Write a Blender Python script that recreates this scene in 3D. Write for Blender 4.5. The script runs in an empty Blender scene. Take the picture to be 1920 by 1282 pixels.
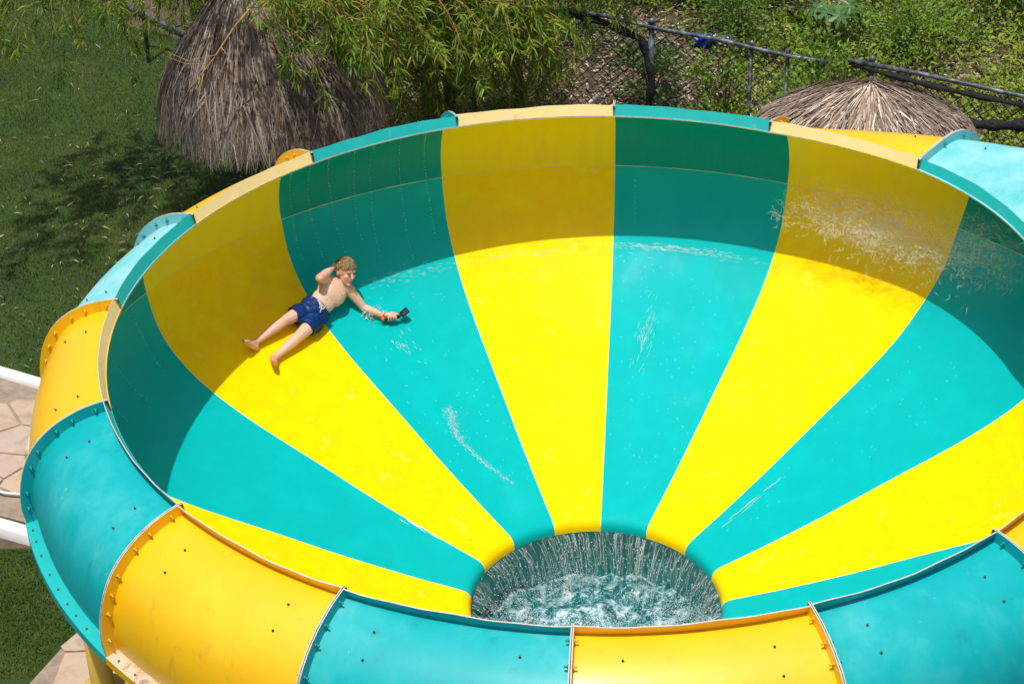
import bpy, bmesh, math, random
import numpy as np
from mathutils import Vector, Matrix, noise

random.seed(7); rng = np.random.default_rng(7)
SC = bpy.context.scene
COL = SC.collection
PI = math.pi

# ------------------------------------------------------------------ camera, sky, sun, exposure
cam_d = bpy.data.cameras.new('camera'); cam = bpy.data.objects.new('camera', cam_d); COL.objects.link(cam)
fw = Vector((0, .85489382, -.518803)); rt = Vector((.99978914, -.01065358, -.01755518)); up = Vector((.02053492, .5186936, .85471356))
cm = Matrix((rt, up, -fw)).transposed().to_4x4(); cm.translation = Vector((-.57590683, -11.39482224, 6.69108868))
cam.matrix_world = cm
cam_d.sensor_width = 36; cam_d.lens = 1.93117733 * 36; cam_d.clip_end = 500; cam_d.clip_start = .1
SC.camera = cam
SUN_AZ, SUN_EL = math.radians(203), math.radians(76)
w = bpy.data.worlds.new('World'); SC.world = w; w.use_nodes = True
nt = w.node_tree; sky = nt.nodes.new('ShaderNodeTexSky'); sky.sky_type = 'NISHITA'; sky.sun_disc = False
sky.sun_elevation = SUN_EL; sky.sun_rotation = SUN_AZ; sky.air_density = .8; sky.dust_density = 3.0; sky.ozone_density = .6
bg = nt.nodes['Background']; bg.inputs['Strength'].default_value = .128
nt.links.new(sky.outputs[0], bg.inputs[0])
sd = bpy.data.lights.new('sun', 'SUN'); sd.energy = 3.75; sd.angle = math.radians(.53); sd.color = (1, .965, .91)
so = bpy.data.objects.new('sun', sd); COL.objects.link(so)
sv = Vector((math.sin(SUN_AZ) * math.cos(SUN_EL), math.cos(SUN_AZ) * math.cos(SUN_EL), math.sin(SUN_EL)))
so.rotation_euler = sv.to_track_quat('Z', 'Y').to_euler(); so.location = (0, 0, 20)
SC.view_settings.view_transform = 'Standard'; SC.view_settings.look = 'None'
SC.view_settings.exposure = 0; SC.view_settings.gamma = 1; SC.view_settings.use_curve_mapping = False

# ------------------------------------------------------------------ materials
def mat(name, col=(.5, .5, .5), rough=.5, spec=.5, coat=0, coat_rough=.05, metal=0):
    m = bpy.data.materials.new(name); m.use_nodes = True
    b = m.node_tree.nodes['Principled BSDF']
    b.inputs['Base Color'].default_value = (*col, 1); b.inputs['Roughness'].default_value = rough
    b.inputs['Specular IOR Level'].default_value = spec; b.inputs['Metallic'].default_value = metal
    b.inputs['Coat Weight'].default_value = coat; b.inputs['Coat Roughness'].default_value = coat_rough
    return m
def N(m, t, **kw):
    n = m.node_tree.nodes.new(t)
    for k, v in kw.items():
        if k in n.inputs: n.inputs[k].default_value = v
        else: setattr(n, k, v)
    return n
def L(m, a, b): m.node_tree.links.new(a, b)
def B(m): return m.node_tree.nodes['Principled BSDF']
def noise_mix(m, stops, scale=3, detail=6, rough=.6, dist=0, vec=None, coords='Object', stretch=None):
    """colour ramp over a noise -> base colour; returns (noise fac socket, colour socket)"""
    tc = N(m, 'ShaderNodeTexCoord'); mp = N(m, 'ShaderNodeMapping')
    if stretch: mp.inputs['Scale'].default_value = stretch
    L(m, tc.outputs[coords], mp.inputs[0])
    nz = N(m, 'ShaderNodeTexNoise', Scale=scale, Detail=detail, Roughness=rough, Distortion=dist)
    L(m, mp.outputs[0], nz.inputs['Vector'])
    cr = N(m, 'ShaderNodeValToRGB'); e = cr.color_ramp.elements
    while len(e) < len(stops): e.new(.5)
    for el, (p, c) in zip(e, stops): el.position = p; el.color = (*c, 1)
    L(m, nz.outputs['Fac'], cr.inputs[0]); L(m, cr.outputs[0], B(m).inputs['Base Color'])
    return nz.outputs['Fac'], cr.outputs[0]
def bump(m, scale=40, strength=.2, dist=.01, detail=4, coat=False, stretch=None):
    tc = N(m, 'ShaderNodeTexCoord'); mp = N(m, 'ShaderNodeMapping')
    if stretch: mp.inputs['Scale'].default_value = stretch
    L(m, tc.outputs['Object'], mp.inputs[0])
    nz = N(m, 'ShaderNodeTexNoise', Scale=scale, Detail=detail); L(m, mp.outputs[0], nz.inputs['Vector'])
    bp = N(m, 'ShaderNodeBump', Strength=strength, Distance=dist); L(m, nz.outputs['Fac'], bp.inputs['Height'])
    L(m, bp.outputs[0], B(m).inputs['Coat Normal' if coat else 'Normal'])
    return bp
def tint_mat(name, rough=.6, transl=0.0, spec=.3, mul=1.0):
    """per-piece colour from the mesh's 'tint' attribute"""
    m = mat(name, rough=rough, spec=spec)
    at = N(m, 'ShaderNodeAttribute'); at.attribute_name = 'tint'
    L(m, at.outputs['Color'], B(m).inputs['Base Color'])
    if transl:
        tr = N(m, 'ShaderNodeBsdfTranslucent'); mx = N(m, 'ShaderNodeMixShader'); mx.inputs[0].default_value = transl
        L(m, at.outputs['Color'], tr.inputs[0])
        out = m.node_tree.nodes['Material Output']
        L(m, B(m).outputs[0], mx.inputs[1]); L(m, tr.outputs[0], mx.inputs[2]); L(m, mx.outputs[0], out.inputs[0])
    return m

YEL_A, YEL_B = (.86, .64, .002), (.84, .56, .004)
TEA_A, TEA_B = (.0, .49, .455), (.002, .44, .425)
M_yel_in = mat('gelcoat_yellow_wet', rough=.5, spec=.02, coat=.2, coat_rough=.02)
noise_mix(M_yel_in, [(.36, (.96, .67, .0)), (.5, (.95, .62, .0)), (.6, (.94, .585, .0)), (.7, (.95, .66, .03))], scale=5.5, detail=7, rough=.62)  # mottle puts the water film and its caustics into the colour
bump(M_yel_in, 55, .8, .012, 5, coat=True); bump(M_yel_in, 30, .05, .01, 3)
M_tea_in = mat('gelcoat_teal_wet', rough=.5, spec=.02, coat=.2, coat_rough=.02)
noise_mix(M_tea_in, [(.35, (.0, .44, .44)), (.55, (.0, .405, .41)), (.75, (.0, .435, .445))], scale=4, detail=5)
bump(M_tea_in, 55, .8, .012, 5, coat=True); bump(M_tea_in, 30, .05, .01, 3)
M_yel_wall = mat('gelcoat_yellow_wall', rough=.45, spec=.15, coat=.12, coat_rough=.3)
noise_mix(M_yel_wall, [(.35, (.95, .70, .0)), (.55, (.95, .67, .0)), (.68, (.9, .65, .01)), (.8, (.7, .54, .12))], scale=3.5, detail=8, rough=.65, stretch=(3, 3, .6))
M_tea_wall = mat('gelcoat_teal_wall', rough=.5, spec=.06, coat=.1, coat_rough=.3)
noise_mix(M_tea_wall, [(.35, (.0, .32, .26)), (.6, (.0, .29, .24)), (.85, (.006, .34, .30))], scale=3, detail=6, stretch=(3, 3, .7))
M_yel_out = mat('gelcoat_yellow_outside', rough=.42, coat=.25, coat_rough=.25)
noise_mix(M_yel_out, [(.3, (.86, .47, .002)), (.55, (.86, .50, .003)), (.7, (.86, .54, .01)), (.82, (.86, .58, .07))], scale=2.2, detail=8, rough=.66, dist=.3)
bump(M_yel_out, 8, .06, .02, 3)
M_tea_out = mat('gelcoat_teal_outside', rough=.55, spec=.3, coat=.08, coat_rough=.3)
noise_mix(M_tea_out, [(.3, (.0, .34, .355)), (.46, (.0, .38, .39)), (.57, (.025, .42, .43)), (.7, (.1, .48, .49)), (.85, (.2, .55, .55))], scale=1.7, detail=12, rough=.62, dist=.15)
bump(M_tea_out, 8, .06, .02, 3)
M_tea_chalk = mat('gelcoat_teal_chalked', rough=.7, spec=.3)
noise_mix(M_tea_chalk, [(.3, (.06, .45, .46)), (.5, (.2, .56, .57)), (.75, (.36, .66, .67))], scale=2.2, detail=12, rough=.66)
M_yel_rim = mat('faded_yellow_rim', rough=.6)
noise_mix(M_yel_rim, [(.3, (.84, .66, .3)), (.6, (.82, .62, .25)), (.8, (.83, .68, .4))], scale=6, detail=8)
M_tea_rim = mat('faded_teal_rim', rough=.5)
noise_mix(M_tea_rim, [(.3, (.0, .39, .37)), (.62, (.01, .42, .40)), (.7, (.12, .5, .49)), (.8, (.5, .68, .66))], scale=7, detail=10, rough=.72)
M_edge = mat('cut_fibreglass_edge', rough=.7); noise_mix(M_edge, [(.3, (.45, .43, .35)), (.7, (.7, .69, .62))], scale=20)
M_flange_dirt = mat('weathered_flange', rough=.8)
noise_mix(M_flange_dirt, [(.3, (.5, .4, .28)), (.5, (.58, .46, .3)), (.62, (.25, .16, .08)), (.75, (.06, .04, .025))], scale=9, detail=10, rough=.75)
M_bead = mat('pale_sealant', rough=.5); noise_mix(M_bead, [(.35, (.66, .64, .3)), (.7, (.76, .77, .58))], scale=12)
M_bolt_y = mat('bolt_painted_yellow', (.62, .36, .01), .5); M_bolt_t = mat('bolt_painted_teal', (.0, .25, .24), .45)
M_rivet = mat('dull_steel_bolt', (.16, .13, .09), .5, metal=.6)
M_basin = mat('basin_dark_teal', rough=.3, coat=.5); noise_mix(M_basin, [(.3, (.0, .22, .2)), (.7, (.0, .29, .26))], scale=3)
M_post = mat('yellow_painted_steel', rough=.45); noise_mix(M_post, [(.3, (.72, .45, .05)), (.7, (.78, .55, .12))], scale=5)

def grime(m, col=(.16, .11, .05), lo=.62, hi=.8, amt=.55, scale=3, stretch=(2.5, 2.5, .5)):
    tc = N(m, 'ShaderNodeTexCoord'); mp = N(m, 'ShaderNodeMapping'); mp.inputs['Scale'].default_value = stretch; L(m, tc.outputs['Object'], mp.inputs[0])
    nz = N(m, 'ShaderNodeTexNoise', Scale=scale, Detail=13, Roughness=.75); L(m, mp.outputs[0], nz.inputs['Vector'])
    mr = N(m, 'ShaderNodeMapRange'); mr.inputs['From Min'].default_value = lo; mr.inputs['From Max'].default_value = hi; mr.inputs['To Max'].default_value = amt; L(m, nz.outputs['Fac'], mr.inputs['Value'])
    mx = N(m, 'ShaderNodeMixRGB'); mx.inputs[2].default_value = (*col, 1); bs = B(m).inputs['Base Color']; L(m, mr.outputs[0], mx.inputs[0]); L(m, bs.links[0].from_socket, mx.inputs[1]); L(m, mx.outputs[0], bs)
grime(M_yel_out, (.5, .27, .03), .57, .72, .6); grime(M_tea_out, (.01, .2, .2), .56, .72, .6); grime(M_tea_out, (.45, .62, .6), .64, .72, .6, 11, (1, 1, 1)); grime(M_yel_out, (.85, .68, .3), .65, .74, .5, 12, (1, 1, 1))
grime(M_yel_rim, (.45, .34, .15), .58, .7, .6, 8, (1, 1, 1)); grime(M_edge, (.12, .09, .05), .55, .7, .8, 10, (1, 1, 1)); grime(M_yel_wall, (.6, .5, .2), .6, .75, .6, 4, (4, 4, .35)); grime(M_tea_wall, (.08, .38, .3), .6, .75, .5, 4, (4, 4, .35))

# water
M_pool = mat('churning_water', rough=.12)
noise_mix(M_pool, [(.43, (.0, .09, .095)), (.49, (.01, .15, .155)), (.55, (.34, .5, .54)), (.65, (.86, .92, .94))], scale=7, detail=15, rough=.82, dist=.3)
bump(M_pool, 25, .6, .03, 6)
def water_mat(name, mixf, col=(.85, .92, .94), gloss=.45):
    """mostly clear; what shows is diffuse froth plus mirror-like glints"""
    m = mat(name, col, rough=.25, spec=.6)
    tr = N(m, 'ShaderNodeBsdfTransparent'); mx = N(m, 'ShaderNodeMixShader'); mx.inputs[0].default_value = mixf
    gl = N(m, 'ShaderNodeBsdfGlossy'); gl.inputs['Roughness'].default_value = .18; gl.inputs['Color'].default_value = (.98, .98, .98, 1)
    tl = N(m, 'ShaderNodeBsdfTranslucent'); tl.inputs[0].default_value = (*col, 1)
    m1 = N(m, 'ShaderNodeMixShader'); m1.inputs[0].default_value = .35; m2 = N(m, 'ShaderNodeMixShader'); m2.inputs[0].default_value = gloss
    out = m.node_tree.nodes['Material Output']
    L(m, B(m).outputs[0], m1.inputs[1]); L(m, tl.outputs[0], m1.inputs[2]); L(m, m1.outputs[0], m2.inputs[1]); L(m, gl.outputs[0], m2.inputs[2])
    L(m, tr.outputs[0], mx.inputs[1]); L(m, m2.outputs[0], mx.inputs[2]); L(m, mx.outputs[0], out.inputs[0])
    return m
M_stream = water_mat('falling_water_threads', .8, (.97, .98, .98), .1); M_drop = water_mat('water_drops', .9, (.97, .98, .98), .1); M_film = water_mat('thin_water_sheet', .3)
M_foam_glint = water_mat('foam_and_glints', .75, (.95, .97, .97), .2); M_drip = water_mat('drip_beads', .95, (.92, .95, .85), .15)

# ------------------------------------------------------------------ mesh helpers
def tag(o, label=None, cat=None, group=None, kind=None):
    if label: o['label'] = label
    if cat: o['category'] = cat
    if group: o['group'] = group
    if kind: o['kind'] = kind
    return o
def empty(name, loc=(0, 0, 0), label=None, cat=None, group=None):
    o = bpy.data.objects.new(name, None); COL.objects.link(o); o.location = loc; o.empty_display_size = .2
    return tag(o, label, cat, group)
def link(name, me, mats, parent=None, smooth=True):
    for m in (mats if isinstance(mats, (list, tuple)) else [mats]): me.materials.append(m)
    if smooth: me.polygons.foreach_set('use_smooth', [True] * len(me.polygons))
    o = bpy.data.objects.new(name, me); COL.objects.link(o)
    if parent:
        o.parent = parent
        # shapes are made in world coordinates: undo the parents' placement
        off = Vector((0, 0, 0)); q = parent
        while q: off += q.location; q = q.parent
        o.location = -off
    return o
class MB:
    def __init__(s): s.v = []; s.f = []; s.m = []; s.sm = []
    def add(s, vs, fs, mi=0, sm=True):
        b = len(s.v); s.v += [tuple(v) for v in vs]; s.f += [tuple(i + b for i in f) for f in fs]; s.m += [mi] * len(fs); s.sm += [sm] * len(fs)
    def box(s, c, sx, sy, sz, ax=None, mi=0):
        ax = ax or (Vector((1, 0, 0)), Vector((0, 1, 0)), Vector((0, 0, 1))); c = Vector(c)
        vs = [c + ax[0] * (sx / 2 * i) + ax[1] * (sy / 2 * j) + ax[2] * (sz / 2 * k) for k in (-1, 1) for j in (-1, 1) for i in (-1, 1)]
        s.add(vs, [(0, 2, 3, 1), (4, 5, 7, 6), (0, 1, 5, 4), (2, 6, 7, 3), (0, 4, 6, 2), (1, 3, 7, 5)], mi, False)
    def tube(s, pts, rad, n=6, mi=0, cap=True, sm=True):
        pts = [Vector(p) for p in pts]; rs = rad if isinstance(rad, (list, tuple)) else [rad] * len(pts)
        vs = []; fs = []; ref = None
        for i, p in enumerate(pts):
            t = (pts[min(i + 1, len(pts) - 1)] - pts[max(i - 1, 0)]).normalized()
            if ref is None: ref = Vector((0, 0, 1)) if abs(t.z) < .9 else Vector((1, 0, 0))
            a = t.cross(ref).normalized(); ref = a.cross(t).normalized()
            for j in range(n):
                th = 2 * PI * j / n; vs.append(p + (a * math.cos(th) + ref * math.sin(th)) * rs[i])
        for i in range(len(pts) - 1):
            for j in range(n): fs.append((i * n + j, i * n + (j + 1) % n, (i + 1) * n + (j + 1) % n, (i + 1) * n + j))
        if cap: fs.append(tuple(range(n - 1, -1, -1))); fs.append(tuple(range((len(pts) - 1) * n, len(pts) * n)))
        s.add(vs, fs, mi, sm)
    def lathe(s, prof, n=24, c=(0, 0, 0), mi=0):
        vs = [(c[0] + r * math.cos(2 * PI * j / n), c[1] + r * math.sin(2 * PI * j / n), c[2] + z) for r, z in prof for j in range(n)]
        s.add(vs, [(i * n + j, i * n + (j + 1) % n, (i + 1) * n + (j + 1) % n, (i + 1) * n + j) for i in range(len(prof) - 1) for j in range(n)], mi)
    def build(s, name, mats, parent=None, smooth=True):
        me = bpy.data.meshes.new(name); me.from_pydata(s.v, [], s.f); o = link(name, me, mats, parent, False)
        me.polygons.foreach_set('material_index', s.m)
        me.polygons.foreach_set('use_smooth', [a and smooth for a in s.sm]); me.update(); return o
def np_mesh(name, V, F, mats, parent=None, tint=None, smooth=False):
    """V (n,3), F (m,3|4) arrays -> one mesh object; tint (n,3) colours"""
    V = np.asarray(V, np.float32); F = np.asarray(F, np.int32)
    me = bpy.data.meshes.new(name); k = F.shape[1]
    me.vertices.add(len(V)); me.vertices.foreach_set('co', V.ravel())
    me.loops.add(F.size); me.loops.foreach_set('vertex_index', F.ravel())
    me.polygons.add(len(F)); me.polygons.foreach_set('loop_start', np.arange(0, F.size, k, dtype=np.int32))
    me.polygons.foreach_set('loop_total', np.full(len(F), k, np.int32))
    me.update(calc_edges=True)
    if tint is not None:
        a = me.color_attributes.new('tint', 'FLOAT_COLOR', 'POINT'); t = np.ones((len(V), 4), np.float32); t[:, :3] = tint; a.data.foreach_set('color', t.ravel())
    return link(name, me, mats, parent, smooth)
def unit(a): return a / np.maximum(np.linalg.norm(a, axis=-1, keepdims=True), 1e-9)
ICO_V = None
def ico():
    global ICO_V, ICO_F
    if ICO_V is None:
        bm = bmesh.new(); bmesh.ops.create_icosphere(bm, subdivisions=1, radius=1)
        ICO_V = np.array([v.co[:] for v in bm.verts]); ICO_F = np.array([[v.index for v in f.verts] for f in bm.faces]); bm.free()
    return ICO_V, ICO_F
def drops(name, P, R, m, stretch=None, parent=None):
    """many small round drops; stretch (n,3) is an axis vector added along a direction"""
    iv, jf = ico(); P = np.asarray(P); R = np.asarray(R)
    V = iv[None] * R[:, None, None]
    if stretch is not None: V = V + stretch[:, None, :] * (iv @ np.array([0, 0, 1.]))[None, :, None]
    V = V + P[:, None]
    F = jf[None] + (np.arange(len(P)) * len(iv))[:, None, None]
    return np_mesh(name, V.reshape(-1, 3), F.reshape(-1, 3), m, parent, smooth=True)
def leaves(P, D, Nn, ln, wd, col, fold=.25):
    """one bent diamond quad pair per leaf: base P, direction D, face normal Nn"""
    D = unit(D); S = unit(np.cross(D, Nn)); U = np.cross(S, D)
    ln = ln[:, None]; wd = wd[:, None]
    mid = P + D * ln * .42 + U * ln * .03
    tip = P + D * ln - U * ln * .12
    V = np.stack([P, mid + S * wd * .5 + U * wd * fold, tip, mid - S * wd * .5 + U * wd * fold, mid], 1)
    n = len(P); b = np.arange(n)[:, None] * 5
    F = np.concatenate([b + np.array([[0, 1, 4]]), b + np.array([[1, 2, 4]]), b + np.array([[2, 3, 4]]), b + np.array([[3, 0, 4]])])
    return V.reshape(-1, 3), F, np.repeat(col, 5, 0)

# ------------------------------------------------------------------ the bowl's shape
U_ = .66                                   # metres per fitted unit
AZ0, NP = .08760458, 16
P0 = np.array([(1.39, -3.80), (1.395, -3.74), (1.42, -3.685), (1.49, -3.638), (1.72, -3.568), (2.1, -3.45), (2.8, -3.21), (3.5, -2.94), (4.2, -2.68), (4.6, -2.51), (4.95, -2.33), (5.25, -2.12),
    (5.5, -1.86), (5.66, -1.55), (5.74, -1.18), (5.76, -.95), (5.71, -.68), (5.6, -.45), (5.42, -.28), (5.2, -.17), (5.0, -.125), (4.92, -.12)]) * U_
PK2 = P0.copy() / U_
for i, q in zip(range(12, 22), [(5.54, -1.86), (5.78, -1.55), (5.93, -1.18), (6.06, -.85), (6.12, -.5), (6.07, -.2), (5.87, .0), (5.6, .06), (5.22, -.03), (5.02, -.1)]): PK2[i] = q
DK = PK2 * U_ - P0
SEAM = 14
def catmull(A, per):
    out = []
    for i in range(len(A) - 1):
        p0, p1, p2, p3 = A[max(i - 1, 0)], A[i], A[i + 1], A[min(i + 2, len(A) - 1)]
        for s in range(per):
            t = s / per
            out.append(.5 * (2 * p1 + (p2 - p0) * t + (2 * p0 - 5 * p1 + 4 * p2 - p3) * t * t + (3 * p1 - p0 - 3 * p2 + p3) * t ** 3))
    out.append(A[-1]); return np.array(out)
PER = 3
PF, DF = catmull(P0, PER), catmull(DK, PER)
IS = SEAM * PER
def g_of(kf, i):
    return max(0, kf - 1) ** 1.2 if 1 <= i <= 2 else 0.0
def prof_at(kf, i):
    g = np.full((len(PF), 1), g_of(kf, i)); u = np.clip((np.arange(len(PF)) - (len(PF) - 8)) / 6, 0, 1)[:, None]   # the lip itself swings back to the circle at k = 3
    return PF + DF * g * (1 - u * min(1, max(0, kf - 2)))
def nrm2(p):
    t = np.gradient(p, axis=0); n = np.stack([t[:, 1], -t[:, 0]], -1); return n / np.linalg.norm(n, axis=1, keepdims=True)   # points outwards
def az(kf): return AZ0 + kf * PI / 8
def rz(kf, r, z): a = az(kf); return (r * math.sin(a), r * math.cos(a), z)
def on_bowl(kf, z, off=0.0, lo=3):
    """point on the inner face at height z, moved inwards by off; also the inward normal and the meridian tangent"""
    i = int(math.floor(kf)); p = prof_at(kf, i); n = nrm2(p)
    zz = p[lo:, 1]; j = int(np.searchsorted(zz[:50], z)); j = min(max(j, 1), len(zz) - 1); f = (z - zz[j - 1]) / (zz[j] - zz[j - 1]); f = min(max(f, 0), 1)
    q = p[lo + j - 1] * (1 - f) + p[lo + j] * f; nn = n[lo + j]
    q = q - nn * off; a = az(kf)
    er = np.array([math.sin(a), math.cos(a), 0]); et = np.array([math.cos(a), -math.sin(a), 0])
    return er * q[0] + np.array([0, 0, q[1]]), -(er * nn[0] + np.array([0, 0, nn[1]])), et

slide = empty('bowl_slide', (0, 0, -4.3), 'huge yellow and teal striped fibreglass bowl water slide with bolted rim panels', 'water slide')
TH = .012
def grid_shell(mb, kfs, i, j0, j1, mi_in, mi_out, mi_edge):
    inn, out = [], []
    for kf in kfs:
        p = prof_at(kf, i); n = nrm2(p)
        inn.append([rz(kf, *q) for q in p[j0:j1 + 1]]); out.append([rz(kf, *q) for q in (p + n * TH)[j0:j1 + 1]])
    nk, nj = len(kfs), j1 - j0 + 1
    idx = lambda a, b: a * nj + b
    mb.add([q for row in inn for q in row], [(idx(a, b), idx(a, b + 1), idx(a + 1, b + 1), idx(a + 1, b)) for a in range(nk - 1) for b in range(nj - 1)], mi_in)
    mb.add([q for row in out for q in row], [(idx(a, b), idx(a + 1, b), idx(a + 1, b + 1), idx(a, b + 1)) for a in range(nk - 1) for b in range(nj - 1)], mi_out)
    for e in (0, -1):                                   # the two radial edges
        vs = inn[e] + out[e]; mb.add(vs, [(b, b + 1, nj + b + 1, nj + b) for b in range(nj - 1)], mi_edge, False)
    for b in (0, nj - 1):
        vs = [inn[a][b] for a in range(nk)] + [out[a][b] for a in range(nk)]
        mb.add(vs, [(a, a + 1, nk + a + 1, nk + a) for a in range(nk - 1)], mi_edge, False)
def ring_strip(mb, kfs, fa, fb, mi):
    """ruled strip between two rz-functions of kf"""
    A = [rz(k, *fa(k)) for k in kfs]; Bq = [rz(k, *fb(k)) for k in kfs]; n = len(kfs)
    mb.add(A + Bq, [(a, a + 1, n + a + 1, n + a) for a in range(n - 1)], mi)
JH, JT = .078, .007                        # joint flange height and thickness
for i in range(-8, 8):
    yel = i % 2 != 0
    kfs = [i + .0016 + (1 - .0032) * s / 14 for s in range(15)]
    # ---- floor petal
    mb = MB(); grid_shell(mb, kfs, i, 0, IS, 0, 1, 2)
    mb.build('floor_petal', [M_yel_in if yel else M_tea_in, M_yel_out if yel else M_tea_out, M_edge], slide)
    # ---- rim panel
    mb = MB(); j1 = len(PF) - 1
    grid_shell(mb, kfs, i, IS, j1, 0, 1, 3)
    lipf = lambda k: prof_at(k, i)[-1]
    FLW, FLH, FT = .042, .09, .005
    wob = lambda k: .004 * math.sin(k * 9.1 + i * 2.3) + .003 * math.sin(k * 23 + i)
    top_in = lambda k: (lipf(k)[0] + FLW, lipf(k)[1] + FLH + wob(k)); top_out = lambda k: (lipf(k)[0] + FLW + FT, lipf(k)[1] + FLH - .004 + wob(k))
    base_out = lambda k: (lipf(k)[0] + .012, lipf(k)[1] + .009)
    ring_strip(mb, kfs, lipf, top_in, 2); ring_strip(mb, kfs, top_in, top_out, 3); ring_strip(mb, kfs, top_out, base_out, 1)
    for e in (0, -1):
        k = kfs[e]; mb.add([rz(k, *q) for q in (lipf(k), top_in(k), top_out(k), base_out(k))], [(0, 1, 2, 3)], 3, False)
    # bottom flange
    p_out = lambda k: prof_at(k, i)[IS] + nrm2(prof_at(k, i))[IS] * TH
    fo = lambda k: (p_out(k)[0] + .085, p_out(k)[1] - .01); fi = lambda k: (p_out(k)[0] - .002, p_out(k)[1] + .006)
    ring_strip(mb, kfs, fi, fo, 5); ring_strip(mb, kfs, fo, lambda k: (fo(k)[0], fo(k)[1] - .055), 1); ring_strip(mb, kfs, lambda k: (fo(k)[0], fo(k)[1] - .055), lambda k: (fo(k)[0] - .012, fo(k)[1] - .055), 3)
    # joint flanges
    dk = JT / (3.6 * PI / 8)
    for e, s in ((0, 1), (-1, -1)):
        k0 = kfs[e]; k1 = k0 + s * dk
        p = prof_at(k0, i); n = nrm2(p); inn = (p + n * TH * .5)[IS:]; h = np.minimum(1, np.linspace(0, 8, len(inn))[::-1] * .35 + .25)[:, None]
        out = (p + n * (TH + JH))[IS:]; out[-1] = np.array(top_out(k0)) ; out[-2] = (out[-2] + out[-1]) * .5 * .3 + out[-2] * .7
        nj = len(inn)
        for kk in (k0, k1):
            mb.add([rz(kk, *q) for q in inn] + [rz(kk, *q) for q in out], [(b, b + 1, nj + b + 1, nj + b) for b in range(nj - 1)], 4 if False else 1)
        mb.add([rz(k0, *q) for q in out] + [rz(k1, *q) for q in out], [(b, b + 1, nj + b + 1, nj + b) for b in range(nj - 1)], 3, False)
    out_m = M_yel_out if yel else (M_tea_chalk if i in (2, -4) else M_tea_out)
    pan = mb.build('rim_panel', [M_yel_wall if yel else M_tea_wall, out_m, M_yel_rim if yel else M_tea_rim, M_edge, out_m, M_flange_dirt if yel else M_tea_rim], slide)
    # bolts: rows along both joint flanges, pairs on the skin below the rim, and the bottom flange
    mb = MB(); bm_ = 0
    p = prof_at(i + .5, i)
    for e, s in ((0, 1), (-1, -1)):
        k0 = kfs[e]; pk = prof_at(k0, i); n = nrm2(pk); kb = k0 + s * dk
        L_ = np.concatenate([[0], np.cumsum(np.linalg.norm(np.diff(pk[IS:], axis=0), axis=1))]); tot = L_[-1]
        for q in range(7):
            d = .08 + q * (tot - .2) / 6 + random.uniform(-.012, .012); j = IS + min(int(np.searchsorted(L_, d)), len(L_) - 1)
            c = pk[j] + n[j] * (TH + JH * .45); A = Vector(rz(kb, *c)); t = Vector((math.cos(az(kb)), -math.sin(az(kb)), 0)) * s
            mb.tube([A - t * .002, A + t * .008], .013, 6, 0); mb.tube([A + t * .008, A + t * .026], .006, 6, 0)
    for kc in (i + .2, i + .8):
        pk = prof_at(kc, i); n = nrm2(pk)
        for j in (len(PF) - 7, len(PF) - 10):
            A = Vector(rz(kc, *(pk[j] + n[j] * TH))); nn = Vector(rz(kc, n[j][0], n[j][1]))
            mb.tube([A, A + nn * .005], .008, 8, 1); mb.tube([A + nn * .005, A + nn * .016], .0045, 6, 1)
    for q in range(9):
        kc = i + .06 + .11 * q + random.uniform(-.02, .02); c = fo(kc); A = Vector(rz(kc, c[0] - .035, c[1] + .004)); mb.tube([A, A + Vector((0, 0, .012))], .007, 6, 1)
    bo = mb.build('bolts', [M_bolt_y if yel else M_bolt_t, M_rivet], pan); tag(bo, kind='stuff')
    # sealant beads: the radial joint at k = i and this panel's piece of the horizontal joint
    pk = prof_at(i + 1e-4, i); n = nrm2(pk); dk2 = .0045
    vs, fs = [], []
    for j in range(3, len(PF)):
        hw = .0026 / (max(pk[j][0], .9) * PI / 8) * random.uniform(.7, 1.25)
        for s, o in ((-1, -.0005), (0, .0035), (1, -.0005)):
            q = pk[j] - n[j] * o; vs.append(rz(i + s * hw, *q))
    m_ = len(vs) // 3
    for a in range(m_ - 1): fs += [(a * 3, a * 3 + 1, a * 3 + 4, a * 3 + 3), (a * 3 + 1, a * 3 + 2, a * 3 + 5, a * 3 + 4)]
    mb = MB(); mb.add(vs, fs); mb.build('seam_bead', M_bead, slide)
    vs, fs = [], []
    for a, k in enumerate(kfs):
        pk = prof_at(k, i); n = nrm2(pk)[IS]; q = pk[IS]
        hh = .0028 * random.uniform(.5, 1.2)
        for dz, o in ((-hh, .0002), (0, .0025), (hh, .0002)): vs.append(rz(k, q[0] - n[0] * o, q[1] + dz))
    for a in range(len(kfs) - 1): fs += [(a * 3, a * 3 + 1, a * 3 + 4, a * 3 + 3), (a * 3 + 1, a * 3 + 2, a * 3 + 5, a * 3 + 4)]
    mb = MB(); mb.add(vs, fs); mb.build('seam_bead', M_bead if not yel else M_yel_rim, slide)
# basin under the hole
mb = MB(); mb.lathe([(.945, -2.515), (.955, -2.6), (.98, -2.8), (1.0, -3.0), (1.0, -3.6), (.9, -3.75), (.02, -3.78)], 64); mb.lathe([(1.05, -2.52), (1.16, -2.6), (1.18, -3.6), (1.0, -4.2)], 48)
mb.build('catch_basin', M_basin, slide)
# support posts
for q in range(8):
    k = -4.47 + 2 * q; a = az(k); r = 3.62; x, y = r * math.sin(a), r * math.cos(a)
    mb = MB(); mb.tube([(x, y, -4.28), (x, y, -1.42)], .085, 16)
    o = mb.build('support_post', M_post, slide)
    mb = MB(); mb.tube([(x, y, -4.296), (x, y, -4.276)], .17, 16); mb.build('base_plate', M_post, o)
    mb = MB(); mb.tube([(x, y, -2.93), (x, y, -2.905), (x, y, -2.90), (x, y, -2.875)], .16, 16); mb.build('collar', M_post, o)
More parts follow.
